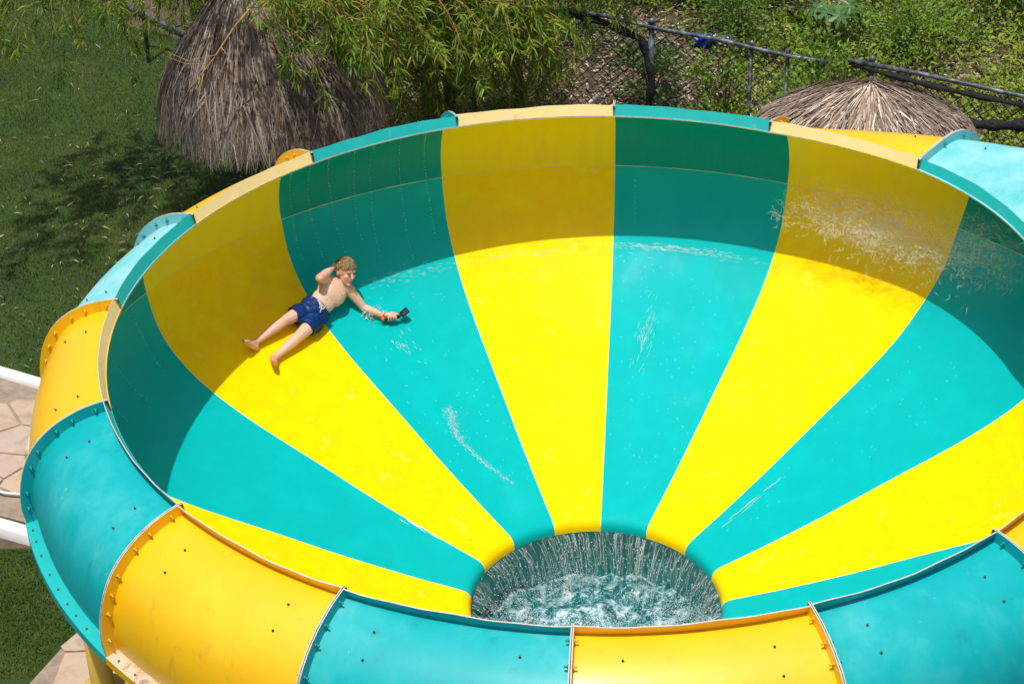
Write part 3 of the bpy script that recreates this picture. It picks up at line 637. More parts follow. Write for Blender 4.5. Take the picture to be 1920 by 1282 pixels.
# ------------------------------------------------------------------ water
pool = MB(); nr, na = 26, 72; vs = []
for i in range(nr + 1):
    for j in range(na):
        r = .995 * i / nr; a = 2 * PI * j / na; x, y = r * math.cos(a), r * math.sin(a)
        z = -2.98 + .08 * noise.noise((x * 3, y * 3, 2)) + .05 * noise.noise((x * 7, y * 7, 5)) + .03 * noise.noise((x * 17, y * 17, 9)); vs.append((x, y, z))
pool.add(vs, [(i * na + j, i * na + (j + 1) % na, (i + 1) * na + (j + 1) % na, (i + 1) * na + j) for i in range(nr) for j in range(na)])
po = pool.build('water', M_pool); po['kind'] = 'structure'
fall = MB(); DP, DR, DS = [], [], []
for q in range(900):
    a = random.uniform(0, 2 * PI); r0 = .914; dens = .5 + .5 * noise.noise((math.cos(a) * 4, math.sin(a) * 4, 1))
    if random.random() > -.05 + 1.3 * dens: continue
    vin = random.uniform(.15, 1.25); vt = random.uniform(-.25, -.05); er = V3((math.cos(a), math.sin(a), 0)); et = V3((-math.sin(a), math.cos(a), 0))
    z0 = -2.508 + random.uniform(-.012, .0); ta_ = 0 if random.random() < .5 else random.uniform(0, .2); T = min(.33, ta_ + random.uniform(.06, .26)); pts, rs = [], []
    for s in range(12):
        t = ta_ + (T - ta_) * s / 11; w_ = .008 * noise.noise((q * 3.1, s * .5, 0)); pts.append(er * (r0 - vin * t - .004) + et * (vt * t + w_) + V3((0, 0, z0 - .3 * t - 4.9 * t * t))); rs.append(max(.0006, random.uniform(.0004, .0019) * (1 - .6 * s / 11)))
    fall.tube(pts, rs, 4)
    for s in range(random.randint(3, 10)):
        t = random.uniform(.04, .33); p = er * (r0 - vin * t - abs(random.gauss(0, .05))) + et * (vt * t + random.gauss(0, .012)) + V3((0, 0, max(z0 - .3 * t - 4.9 * t * t, -2.98))); DP.append(p[:]); DR.append(random.uniform(.0014, .004)); DS.append((0, 0, DR[-1] * .8))
o = fall.build('falling_water', M_stream); tag(o, 'threads of water pouring over the lip of the centre hole', 'water', kind='stuff')
# the curtain between the threads: a torn sheet that leaves the lip all round
V, F, T = [], [], []; na, nt_ = 180, 14
for a in range(na):
    th = 2 * PI * a / na; vin = .30 + .22 * noise.noise((math.cos(th) * 3, math.sin(th) * 3, 6)); T1 = .30
    for q in range(nt_):
        t = T1 * q / (nt_ - 1); rr = .918 - vin * t - .003; V.append((rr * math.cos(th - .2 * t), rr * math.sin(th - .2 * t), -2.505 - .2 * t - 4.9 * t * t)); T.append((.5 - .5 * math.cos(th), .5 - .5 * math.cos(th + 2.1), t / T1))
for a in range(na):
    for q in range(nt_ - 1): b_ = (a + 1) % na; F.append((a * nt_ + q, a * nt_ + q + 1, b_ * nt_ + q + 1, b_ * nt_ + q))
M_curt = water_mat('water_curtain', .5, (.97, .98, .98), .15)
at_ = N(M_curt, 'ShaderNodeAttribute'); at_.attribute_name = 'tint'; tcs = N(M_curt, 'ShaderNodeTexCoord'); mps = N(M_curt, 'ShaderNodeMapping'); mps.inputs['Scale'].default_value = (38, 38, 2.2); L(M_curt, tcs.outputs['Object'], mps.inputs[0])
nzs = N(M_curt, 'ShaderNodeTexNoise', Scale=1, Detail=7, Roughness=.65, Distortion=.4); L(M_curt, mps.outputs[0], nzs.inputs['Vector'])
nz2 = N(M_curt, 'ShaderNodeTexNoise', Scale=42, Detail=4, Roughness=.6); L(M_curt, tcs.outputs['Object'], nz2.inputs['Vector'])
sx = N(M_curt, 'ShaderNodeSeparateColor'); L(M_curt, at_.outputs['Color'], sx.inputs[0])
mr = N(M_curt, 'ShaderNodeMapRange'); mr.inputs['From Min'].default_value = .53; mr.inputs['From Max'].default_value = .70; mr.inputs['To Max'].default_value = .75; L(M_curt, nzs.outputs['Fac'], mr.inputs['Value'])
mr2 = N(M_curt, 'ShaderNodeMapRange'); mr2.inputs['From Min'].default_value = .38; mr2.inputs['From Max'].default_value = .56; L(M_curt, nz2.outputs['Fac'], mr2.inputs['Value'])
mu = N(M_curt, 'ShaderNodeMath', operation='MULTIPLY'); mu.use_clamp = True; L(M_curt, mr.outputs[0], mu.inputs[0]); L(M_curt, mr2.outputs[0], mu.inputs[1])
for n_s in M_curt.node_tree.nodes:
    if n_s.type == 'MIX_SHADER' and n_s.inputs[1].links and n_s.inputs[1].links[0].from_node.type == 'BSDF_TRANSPARENT': L(M_curt, mu.outputs[0], n_s.inputs[0])
tag(np_mesh('water_curtain', V, F, M_curt, None, np.array(T), True), 'thin torn curtain of water falling inside the centre hole', 'water', kind='stuff')
for q in range(30000):
    r = .96 * math.sqrt(random.random()); a = random.uniform(0, 2 * PI); x, y = r * math.cos(a), r * math.sin(a)
    f0 = noise.noise((x * 2.3, y * 2.3, 11)) + .5 * noise.noise((x * 6, y * 6, 4)) + .25
    if f0 < random.random() * .6: continue
    h = abs(random.gauss(0, .08 + .05 * (r > .75))) * (1.3 if f0 > .4 else .7); DP.append((x, y, -2.96 + h)); R = random.uniform(.0012, .0045) * (1 - min(h * 2.5, .6)); DR.append(R); DS.append((0, 0, 0))
o = drops('spray', DP, DR, M_drop, np.array(DS)); tag(o, 'white spray and foam drops churning in the centre hole', 'spray', kind='stuff')

def film_pieces(name, pieces, label, cat, m=M_drop):
    mb = MB()
    for pts, rs in pieces: mb.tube(pts, rs, 4)
    o = mb.build(name, m); tag(o, label, cat, kind='stuff'); return o
# splash on the right-hand wall: curling threads a little off the surface
pieces = []; SP, SR = [], []
def splash_density(k, z):
    c = (k - 1.6) / .4; d = (z + .95 + .10 * (k - 1.6)) / .17; return math.exp(-c * c - d * d) + .45 * math.exp(-((k - 2.2) / .22) ** 2 - ((z + .86) / .2) ** 2)
tries = 0
while len(pieces) < 2300 and tries < 90000:
    tries += 1
    k, z = random.uniform(1.02, 2.5), random.uniform(-1.35, -.62)
    if splash_density(k, z) * (.55 + noise.noise((k * 7, z * 9, 3))) < random.random() * .75: continue
    off = (random.uniform(.16, .46) if random.random() < .82 else abs(random.gauss(.0, .05)) + .004); th = random.uniform(0, 2 * PI); pts, rs = [], []; st = random.uniform(.006, .014)
    kk, zz = k, z
    for s in range(random.randint(4, 9)):
        th += random.gauss(0, .4); kk += st * math.cos(th) / 1.45; zz += st * math.sin(th) * .8; p, nn, et = on_bowl(kk, zz, off + .01 * math.sin(s)); pts.append(p); rs.append(random.uniform(.0005, .0015))
    rs[0] = rs[-1] = .0006; pieces.append((pts, rs))
    if random.random() < .5: SP.append(pts[0]); SR.append(random.uniform(.001, .0024))
film_pieces('wall_splash', pieces, 'lacy sheet of splashing water thrown over the yellow and teal wall at the right', 'splash', water_mat('splash_threads', .6, (.98, .98, .94), .1))
# the torn sheet of water behind the threads: holes come from the material's pattern
V, F, T = [], [], []; nk, nz_ = 90, 60
for a in range(nk):
    for b_ in range(nz_):
        k, z = 1.03 + 1.45 * a / (nk - 1), -1.38 + .8 * b_ / (nz_ - 1); off = .012 + .05 * max(0, noise.noise((k * 5, z * 7, 4))) + .02 * noise.noise((k * 15, z * 20, 4)); V.append(on_bowl(k, z, off)[0]); T.append((splash_density(k, z),) * 3)
for a in range(nk - 1):
    for b_ in range(nz_ - 1): F.append((a * nz_ + b_, a * nz_ + b_ + 1, (a + 1) * nz_ + b_ + 1, (a + 1) * nz_ + b_))
M_sheet = water_mat('torn_water_sheet', .5, (.98, .98, .94), .12)
at_ = N(M_sheet, 'ShaderNodeAttribute'); at_.attribute_name = 'tint'; tcs = N(M_sheet, 'ShaderNodeTexCoord'); nzs = N(M_sheet, 'ShaderNodeTexNoise', Scale=16, Detail=9, Roughness=.7, Distortion=1.2); L(M_sheet, tcs.outputs['Object'], nzs.inputs['Vector'])
rdg = N(M_sheet, 'ShaderNodeMath', operation='SUBTRACT'); rdg.inputs[1].default_value = .5; L(M_sheet, nzs.outputs['Fac'], rdg.inputs[0]); ab = N(M_sheet, 'ShaderNodeMath', operation='ABSOLUTE'); L(M_sheet, rdg.outputs[0], ab.inputs[0])
mr = N(M_sheet, 'ShaderNodeMapRange'); mr.inputs['From Min'].default_value = .045; mr.inputs['From Max'].default_value = .0; mr.inputs['To Min'].default_value = .12; mr.inputs['To Max'].default_value = .9; L(M_sheet, ab.outputs[0], mr.inputs['Value'])
mu = N(M_sheet, 'ShaderNodeMath', operation='MULTIPLY'); mu.use_clamp = True; L(M_sheet, mr.outputs[0], mu.inputs[0]); L(M_sheet, at_.outputs['Fac'], mu.inputs[1])
for n_s in M_sheet.node_tree.nodes:
    if n_s.type == 'MIX_SHADER' and n_s.inputs[1].links and n_s.inputs[1].links[0].from_node.type == 'BSDF_TRANSPARENT': L(M_sheet, mu.outputs[0], n_s.inputs[0])
tag(np_mesh('water_sheet', V, F, M_sheet, None, np.array(T), True), 'torn film of water sliding over the yellow wall at the right', 'water', kind='stuff')
# splash at the boy's forearm
pieces = []; A0 = V3((-1.70, 2.655, -1.565))
for q in range(150):
    th = random.uniform(0, 2 * PI); c = A0 + V3((random.gauss(0, .035), random.gauss(-.008, .02), random.gauss(0.0, .012))); c2, nn, _ = on_bowl((math.atan2(c.x, c.y) - AZ0) * 8 / PI, max(c.z, -1.66), .01 + abs(random.gauss(0, .022)))
    d = V3((random.gauss(0, .02), random.gauss(-.012, .018), random.gauss(0, .01))); c = V3(c2); pieces.append(([c, c + d * .5 + V3(nn) * .006, c + d], [.001, random.uniform(.0025, .0055), .001]))
    if random.random() < .6: SP.append((c + d * random.uniform(.8, 2.2))[:]); SR.append(random.uniform(.0018, .0045))
film_pieces('arm_splash', pieces, 'burst of white spray under the boy\'s outstretched forearm', 'splash', water_mat('arm_spray', .7))
# drips in dotted lines down the walls
for i_, ks in ((-2, (-1.93, -1.81, -1.69, -1.53, -1.41, -1.25, -1.1)), (-4, (-3.86, -3.62, -3.4, -3.15)), (-1, (-.83, -.72, -.5, -.2, -.12)), (0, (.12,)), (-3, (-2.85, -2.6, -2.35))):
    for k in ks:
        z = -.3 - random.uniform(0, .05); z1 = -1.25 + random.uniform(-.1, .15); kk = k
        if i_ in (-1, 0, -3): z = random.uniform(-.75, -.5)
        while z > z1:
            step = random.uniform(.012, .035) if i_ in (-2, -4) else random.uniform(.03, .09); z -= step; kk += random.gauss(0, .0022)
            p, nn, _ = on_bowl(kk, z, .002); SP.append(p); SR.append(random.uniform(.0015, .0042))
o = drops('water_drops', SP, SR, M_drip); tag(o, 'beads of water dripping in dotted lines down the shaded wall', 'water drops', kind='stuff')
# mineral streaks under the rim of the teal panel behind the boy
M_stain = mat('mineral_stain', rough=.8); noise_mix(M_stain, [(.4, (.2, .32, .12)), (.7, (.45, .45, .2))], scale=40)
for k in (-1.93, -1.81, -1.69, -1.53, -1.41, -1.25, -1.1):
    z0, z1 = -.17, -.17 - random.uniform(.14, .45); pa, pb_ = [], []
    for s in range(14):
        z = z0 + (z1 - z0) * s / 13; wv = random.uniform(.002, .007) * (1 - s / 16); dk_ = wv / 1.45; jig = random.gauss(0, .0006)
        pa.append(on_bowl(k - dk_ + jig, z, .0012)[0]); pb_.append(on_bowl(k + dk_ + jig, z, .0012)[0])
    mb = MB(); mb.add(pa + pb_, [(s, s + 1, 14 + s + 1, 14 + s) for s in range(13)]); mb.build('drip_stain', M_stain, slide)
# streaks of foam riding on the film of water, and white streaks standing in for glints
pieces = []
def streaks(n, k0, sk, z0, sz, ln, dirk, dirz, rad=(.0012, .003)):
    for q in range(n):
        k, z = random.gauss(k0, sk), random.gauss(z0, sz); pts, rs = [], []
        for s in range(5): pts.append(on_bowl(k + dirk * ln * s / 4 + random.gauss(0, .003), z + dirz * ln * s / 4 + random.gauss(0, .0015), .0015)[0]); rs.append(random.uniform(*rad))
        rs[0] = rs[-1] = .0005; pieces.append((pts, rs))
for q in range(60):
    u = q / 59; k0, z0 = -1.56 + .2 * u ** 2 - .12 * math.sin(u * 3.1), -1.985 - .285 * u
    streaks(9 if u < .4 else 4, k0, .018 + .03 * max(0, .45 - u), z0, .005, random.uniform(.012, .03), .5, -.25, (.0006, .0017))
streaks(170, .38, .26, -1.385, .010, .03, 1, -.03, (.0006, .002)); streaks(90, -.5, .28, -1.42, .012, .025, 1, -.03, (.0005, .0014)); streaks(80, -1.35, .16, -1.42, .02, .03, 1, .03, (.0005, .0015))  # sparkle along the wet bend, put in as white streaks
streaks(70, .27, .035, -1.80, .07, .025, .3, .8, (.0005, .0014)); streaks(30, -1.58, .05, -1.73, .03, .025, .3, -.5, (.0005, .0014)); streaks(10, -3.02, .02, -2.26, .03, .04, .1, .8); streaks(10, 2.2, .02, -2.24, .04, .05, .1, .8)
for q in range(420): streaks(1, random.uniform(-2, 2.6), .1, random.uniform(-2.3, -1.45), .03, random.uniform(.003, .012), random.uniform(-1, 1), random.uniform(-.4, .4), (.0005, .0014))
film_pieces('foam_glint_streaks', pieces, 'thin white streaks of foam and painted glints on the wet bowl floor', 'foam', M_foam_glint)

# ------------------------------------------------------------------ thatched umbrellas
M_thatch = tint_mat('dry_palm_thatch', .85, .12, .2); M_log = mat('debarked_log', rough=.8)
noise_mix(M_log, [(.3, (.22, .12, .05)), (.7, (.42, .26, .12))], scale=6, detail=8, stretch=(4, 4, .6)); M_under = mat('thatch_underside', (.05, .035, .025), .95)
def palapa(c, apex, R0, z_eave, n, dome, label, warm):
    root = empty('thatched_umbrella', (c[0], c[1], ZG), label, 'thatched umbrella')
    A = np.array(apex, float); hgt = A[2] - z_eave
    mb = MB(); mb.tube([(c[0], c[1], ZG - .05), (c[0] + .01, c[1], (ZG + z_eave) / 2), (A[0], A[1], A[2] - .15)], [.085, .078, .06], 12); mb.build('post', M_log, root)
    prof = lambda u: (R0 * u, A[2] - hgt * (u ** dome))
    mb = MB(); rings = [prof(u * .94) for u in np.linspace(.03, 1, 9)]
    vs = [(A[0] + (c[0] - A[0]) * (r / R0) + r * math.cos(2 * PI * j / 28), A[1] + (c[1] - A[1]) * (r / R0) + r * math.sin(2 * PI * j / 28), z - .08) for r, z in rings for j in range(28)]
    mb.add(vs, [(i * 28 + j, i * 28 + (j + 1) % 28, (i + 1) * 28 + (j + 1) % 28, (i + 1) * 28 + j) for i in range(8) for j in range(28)]); mb.build('frame', M_under, root)
    V, F, T = [], [], []
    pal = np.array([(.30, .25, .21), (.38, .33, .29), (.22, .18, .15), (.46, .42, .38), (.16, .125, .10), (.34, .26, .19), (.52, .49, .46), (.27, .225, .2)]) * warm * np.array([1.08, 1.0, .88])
    for q in range(n):
        a = random.uniform(0, 2 * PI); u0 = random.uniform(.0, .86) ** .75 if q > n * .16 else random.uniform(.74, .9); ln = random.uniform(.22, .42); u1 = min(u0 + ln, 1.04 + random.gauss(0, .06)); da = random.gauss(0, .13)
        lift = random.uniform(.0, 1.0) ** 2 * .13 + .01; wv = random.uniform(.0035, .0095); b0 = len(V)
        clump = noise.noise((math.cos(a) * 5, math.sin(a) * 5, u0 * 3)); lift += .04 * clump
        col = pal[random.randrange(len(pal))] * (1 + .5 * clump) * random.uniform(.6, 1.5)
        for s in range(4):
            u = u0 + (u1 - u0) * s / 3; r, z = prof(min(u, 1.1)); aa = a + da * s / 3; ang = aa
            drop = max(0, u - .93) * (1.6 * R0) * .5; rr = r - max(0, u - .98) * R0 * .5
            cx, cy = A[0] + (c[0] - A[0]) * min(u, 1), A[1] + (c[1] - A[1]) * min(u, 1)
            w_ = wv * (1, 1, .8, .2)[s]; l2 = lift * (1 - .6 * s / 3) + (.015 if s == 3 else 0) * random.random()
            for sg in (-1, 1):
                V.append((cx + rr * math.cos(ang) - sg * w_ * math.sin(ang), cy + rr * math.sin(ang) + sg * w_ * math.cos(ang), z + l2 - drop)); T.append(col)
        for s in range(3): F.append((b0 + s * 2, b0 + s * 2 + 1, b0 + s * 2 + 3, b0 + s * 2 + 2))
    o = np_mesh('thatch', V, F, M_thatch, root, np.array(T)); tag(o, kind='stuff')
    return root
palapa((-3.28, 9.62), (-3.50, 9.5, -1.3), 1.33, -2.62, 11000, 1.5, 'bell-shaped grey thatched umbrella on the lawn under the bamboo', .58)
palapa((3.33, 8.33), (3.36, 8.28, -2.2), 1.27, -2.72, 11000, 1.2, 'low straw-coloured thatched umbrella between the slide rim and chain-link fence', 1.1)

# ------------------------------------------------------------------ chain-link fence
M_galv = mat('galvanised_pipe', rough=.45, metal=.35); noise_mix(M_galv, [(.3, (.02, .022, .025)), (.47, (.07, .085, .1)), (.6, (.2, .23, .27)), (.8, (.34, .38, .42))], scale=9, detail=8)
M_wire = mat('dark_chain_link', (.012, .012, .012), .7); M_cloth = mat('black_shade_cloth', rough=.85); noise_mix(M_cloth, [(.4, (.004, .004, .005)), (.8, (.02, .02, .022))], scale=20); bump(M_cloth, 30, .8, .03)
FA, FD = Vector((.5, 10.96, 0)), Vector((4.55, -2.62, 0)).normalized()
fat = lambda s, z, o=0.0: Vector((FA.x + FD.x * s - FD.y * o, FA.y + FD.y * s + FD.x * o, z))
fence = empty('chain_link_fence', (FA.x, FA.y, ZG), 'chain-link fence with grey pipe top rail behind the slide', 'fence')
S_of = lambda x: (x - FA.x) / FD.x
for x, top, r in ((-5.6, -2.3, .03), (-3.2, -2.3, .03), (-1.0, -2.3, .03), (1.16, -2.28, .036), (2.27, -2.32, .022), (2.66, -2.34, .022), (3.54, -2.22, .034), (5.3, -2.3, .03), (7.4, -2.3, .03)):
    s = S_of(x); mb = MB(); mb.tube([fat(s, ZG - .1), fat(s, top + .02)], r, 10); mb.tube([fat(s, top + .015), fat(s, top + .05), fat(s, top + .075)], [r * 1.25, r * 1.2, r * .3], 10); mb.build('post', M_galv, fence)
for x0, x1, z0, z1 in ((-6, .45, -2.28, -2.30), (.3, 3.06, -2.285, -2.335), (3.3, 9.5, -2.25, -2.34)):
    mb = MB(); pts = [fat(S_of(x0 + (x1 - x0) * q / 8), z0 + (z1 - z0) * q / 8 + .012 * math.sin(q * 1.7), -.03) for q in range(9)]; mb.tube(pts, .026, 10); mb.build('top_rail', M_galv, fence)
mb = MB(); cell = .14; s0, s1 = S_of(-4.2), S_of(8.6); zt, zb = -2.34, ZG; nz = int((zt - zb) / cell)
for q in range(int((s1 - s0) / cell)):
    s = s0 + q * cell; sgn = 1
    pts = [fat(s + (cell * .5 if (z % 2) else 0) * 1.0, zt - z * cell * .5 * 1.0, .012 if z % 2 else -.012) + Vector((0, 0, .006 * noise.noise((q * .3, z * .3, 1)))) for z in range(nz * 2)]
    mb.tube(pts,   .0082, 3, cap=False, sm=False)
    pts = [fat(s + cell - (cell * .5 if (z % 2) else 0), zt - z * cell * .5, .012 if not z % 2 else -.012) for z in range(nz * 2)]
    mb.tube(pts,   .0082, 3, cap=False, sm=False)
o = mb.build('wire_mesh', M_wire, fence); tag(o, kind='stuff')
# shade cloth slung from the rail at the right, rolled cloth on the rail
def cloth_roll(pts, rad, name, label):
    mb = MB(); P = []; Rr = []
    for i in range(len(pts) - 1):
        for s in range(8):
            t = s / 8; P.append(Vector(pts[i]).lerp(Vector(pts[i + 1]), t)); Rr.append(rad * (1 + .45 * noise.noise((i + t, rad * 50, 2)) + .25 * math.sin((i * 8 + s) * 1.3)))
    sm = [P[0]] + [(P[i - 1] + P[i] * 2 + P[i + 1]) / 4 for i in range(1, len(P) - 1)] + [P[-1]]
    mb.tube(sm, Rr, 9); return tag(mb.build(name, M_cloth), label, 'shade cloth')
cloth_roll([fat(S_of(3.32), -2.29), fat(S_of(3.6), -2.31, -.05), fat(S_of(4.2), -2.36, -.05), fat(S_of(5), -2.38, -.05), fat(S_of(6.5), -2.36, -.05)], .035, 'shade_cloth', 'thin roll of black shade cloth tied along the right-hand fence rail')
cloth_roll([fat(S_of(3.85), -2.42, -.12), fat(S_of(4.2), -2.56, -.14), fat(S_of(4.6), -2.68, -.14), fat(S_of(5.0), -2.60, -.14), fat(S_of(5.5), -2.42, -.12), fat(S_of(6.3), -2.4, -.12)], .06, 'shade_cloth', 'sagging bundle of black shade cloth hanging beside the right-hand thatched umbrella')
cloth_roll([fat(S_of(-2.6), -2.3), fat(S_of(-.8), -2.33), fat(S_of(.5), -2.36), fat(S_of(1.05), -2.5), fat(S_of(1.2), -2.95, -.05), fat(S_of(1.15), -3.4, -.05)], .045, 'shade_cloth', 'torn black cloth trailing down the fence beside the tall grey post')

# ------------------------------------------------------------------ plants
M_leaf = tint_mat('leaf', .5, .35, .35); M_bleaf = tint_mat('bamboo_leaf', .45, .38, .4); M_stem = mat('bamboo_branch', rough=.6); noise_mix(M_stem, [(.3, (.36, .2, .04)), (.7, (.5, .32, .08))], scale=8)
M_culm = mat('bamboo_culm', rough=.5); noise_mix(M_culm, [(.3, (.12, .13, .03)), (.7, (.3, .26, .07))], scale=5, stretch=(1, 1, .4)); M_twig = mat('bare_twig', rough=.8); noise_mix(M_twig, [(.3, (.2, .13, .06)), (.7, (.36, .26, .14))], scale=10)
M_bark = mat('shrub_bark', (.1, .07, .045), .9)
def gauss3(n, s=1.0): return rng.normal(0, s, (n, 3))
def bamboo(name, base, culms, sprays, label, density=1.0, seed=0):
    """culms: lists of points; sprays: (start, mid, end, leaves, stem radius)"""
    root = empty(name, base, label, 'bamboo', 'bamboo behind the slide')
    for pts, r in culms:
        mb = MB(); mb.tube(pts, [r * (1 - .6 * i / (len(pts) - 1)) for i in range(len(pts))], 8); mb.build('culm', M_culm, root)
    P, D, Nn, LN, WD, C = [], [], [], [], [], []; sm = MB()
    def fan(p, d, k):
        base_d = d / (np.linalg.norm(d) + 1e-9); hue = rng.uniform(0, 1)
        for _ in range(k):
            dd = base_d + rng.normal(0, .8, 3) * np.array([1, 1, .7]) + np.array([0, 0, -.12]); P.append(p + rng.normal(0, .012, 3)); D.append(dd); Nn.append(np.array([0, 0, 1.]) + rng.normal(0, .45, 3)); LN.append(rng.uniform(.09, .2)); WD.append(rng.uniform(.012, .024))
            c = np.array((.07, .18, .012)) * (1 - hue) + np.array((.30, .40, .022)) * hue
            if rng.random() < .05: c = np.array((.34, .26, .07))
            C.append(c * rng.uniform(.6, 1.2))
    for a, m_, e, k, r in sprays:
        a, m_, e = map(np.array, (a, m_, e)); pts = [(1 - t) ** 2 * a + 2 * t * (1 - t) * m_ + t * t * e for t in np.linspace(0, 1, 9)]
        sm.tube(pts, [r * (1 - .75 * i / 8) for i in range(9)], 5)
        nb = max(3, k // 14)
        for q in range(nb):
            t = rng.uniform(.12, 1); i = min(int(t * 8), 7); p = pts[i] + (pts[i + 1] - pts[i]) * (t * 8 - i); d = unit(pts[i + 1] - pts[i]) + rng.normal(0, .6, 3) + np.array([0, 0, -.25]); ln = rng.uniform(.12, .38)
            q1 = p + unit(d) * ln * .5; q2 = p + unit(d + np.array([0, 0, -.4])) * ln; sm.tube([p, q1, q2], [.0022, .0016, .0008], 4)
            for w_, kk in ((p * .5 + q1 * .5, 3), (q1, 5), (q1 * .5 + q2 * .5, 5), (q2, 6)): fan(w_, d, int(kk * density))
    o = sm.build('branches', M_stem, root); tag(o, kind='stuff')
    V, F, T = leaves(np.array(P), np.array(D), np.array(Nn), np.array(LN), np.array(WD), np.array(C)); o = np_mesh('crown', V, F, M_bleaf, root, T); tag(o, kind='stuff')
    return root
r_ = lambda a, b: random.uniform(a, b)
# centre clump: rises behind the thatched umbrella, leans forward over it
sp = []
for q in range(150):                                     # dense crown, mostly above and behind the umbrella
    a = (r_(-3.4, -.3), r_(9.6, 12.4), r_(-1.4, .6)); e = (a[0] + r_(-.6, .6), a[1] - r_(.1, .9), a[2] - r_(.4, 1.3)); sp.append((a, ((a[0] + e[0]) / 2, (a[1] + e[1]) / 2 - .2, a[2] + .05), e, 85, .006))
for q in range(170):                                     # low dark mass behind the umbrella
    a = (r_(-2.4, .25), r_(10.3, 12.2), r_(-2.6, -1.4)); e = (a[0] + r_(-.5, .5), a[1] - r_(.1, .6), a[2] - r_(.3, 1.1)); sp.append((a, ((a[0] + e[0]) / 2, (a[1] + e[1]) / 2 - .1, a[2] + .05), e, 70, .005))
for q in range(62):                                      # the part that hangs over the umbrella's right side
    a = (r_(-3.3, -1.7), r_(8.2, 9.4), r_(-1.35, -.6)); e = (a[0] + r_(-.1, .6), a[1] - r_(.0, .25), a[2] - r_(.35, 1.0)); sp.append((a, ((a[0] + e[0]) / 2, a[1] - .1, a[2]), e, 60, .005))
bamboo('bamboo_clump', (-1.5, 12.3, ZG), [([(-1.5 + r_(-.3, .3), 12.3 + r_(-.3, .3), ZG), (-1.6 + r_(-.3, .3), 12.0, -2.6), (-1.8 + r_(-.8, .8), 11.3, -.8), (-2.0 + r_(-1.5, 1.2), 9.9 + r_(-.6, .6), .6)], .035) for q in range(9)], sp, 'dense bamboo clump hanging over the bell-shaped thatched umbrella', 1.0)
# right-hand arching sprays with orange stems
sp = []
for q in range(30):
    x = r_(-1.6, -.5); a = (x, r_(9.2, 9.9), r_(-1.5, -1.1)); e = (x + r_(.3, .9), a[1] - r_(.1, .5), a[2] - r_(.35, .95)); sp.append((a, ((a[0] * .4 + e[0] * .6), a[1] - .1, a[2] + .02), e, 75, .007))
for q in range(75):                                     # foliage above the picture that shades the ground behind the rim
    a = (r_(-1.6, 1.1), r_(9.2, 11.6), r_(-.9, .5)); e = (a[0] + r_(-.5, .5), a[1] - r_(.1, .5), a[2] - r_(.1, .5)); sp.append((a, ((a[0] + e[0]) / 2, a[1], a[2] + .05), e, 75, .005))
for q in range(16):
    x = r_(-.6, .9); a = (x, r_(10.4, 11.2), r_(-2.0, -1.5)); e = (x + r_(-.1, .5), a[1] - r_(.1, .4), a[2] - r_(.1, .45)); sp.append((a, ((a[0] + e[0]) / 2, a[1], a[2] + .05), e, 50, .005))
bamboo('bamboo_clump', (-.4, 12.4, ZG), [([(-.4 + r_(-.2, .2), 12.4, ZG), (-.6, 12.1, -2.4), (-.9 + r_(-.3, .3), 11.0, -1.0), (-1.1 + r_(-.4, .6), 9.6, -.9)], .03) for q in range(4)], sp, 'sunlit bamboo sprays with orange stems arching towards the far rim', 1.0)
# left-hand sprays over the lawn
sp = []
for q in range(54):
    x = r_(-6.3, -3.9); a = (x, r_(10.4, 11.6), r_(-1.9, -1.3)); e = (x + r_(-.4, .3), a[1] - r_(.0, .4), a[2] - r_(.3, .95) * (1 if x < -4.6 else .7)); sp.append((a, ((a[0] + e[0]) / 2 - .1, a[1] - .1, a[2] + .05), e, 42, .005))
for q in range(70):                                     # upper foliage, above the picture, that shades the lawn
    a = (r_(-6.6, -3.6), r_(7.8, 10.4), r_(.2, 1.6)); e = (a[0] + r_(-.7, .7), a[1] - r_(.1, .8), a[2] - r_(.2, .7)); sp.append((a, ((a[0] + e[0]) / 2, a[1], a[2] + .1), e, 85, .006))
bamboo('bamboo_clump', (-4.6, 14.2, ZG), [([(-4.6 + r_(-.3, .3), 14.2, ZG), (-4.8, 13.8, -2.0), (-5.0 + r_(-.5, .5), 12.0, -.2), (-5.0 + r_(-1.0, 1.0), 9.6, 1.4)], .035) for q in range(5)], sp, 'light bamboo sprays drooping over the lawn at the upper left', 1.0)
# bare yellow branch in front of the thatch
mb = MB(); mb.tube([(-3.0, 8.62, -.85), (-3.24, 8.4, -1.08), (-3.45, 8.28, -1.28), (-3.69, 8.2, -1.6), (-3.9, 8.12, -1.83), (-4.03, 8.1, -1.98)], [.014, .012, .010, .008, .005, .002], 6)
for p, pts in enumerate(([(-3.66, 8.2, -1.56), (-3.95, 8.15, -1.60), (-4.2, 8.1, -1.45)], [(-3.75, 8.18, -1.66), (-3.98, 8.12, -1.62), (-4.22, 8.1, -1.5)], [(-3.8, 8.16, -1.72), (-3.86, 8.12, -1.95), (-3.78, 8.1, -2.05)], [(-3.6, 8.22, -1.48), (-3.5, 8.2, -1.62), (-3.62, 8.2, -1.75)])): mb.tube(pts, [.005, .0035, .0015], 5)
br = mb.build('bare_branch', M_stem); tag(br, 'leafless yellow branch with forked twigs hanging in front of the thatch', 'branch')

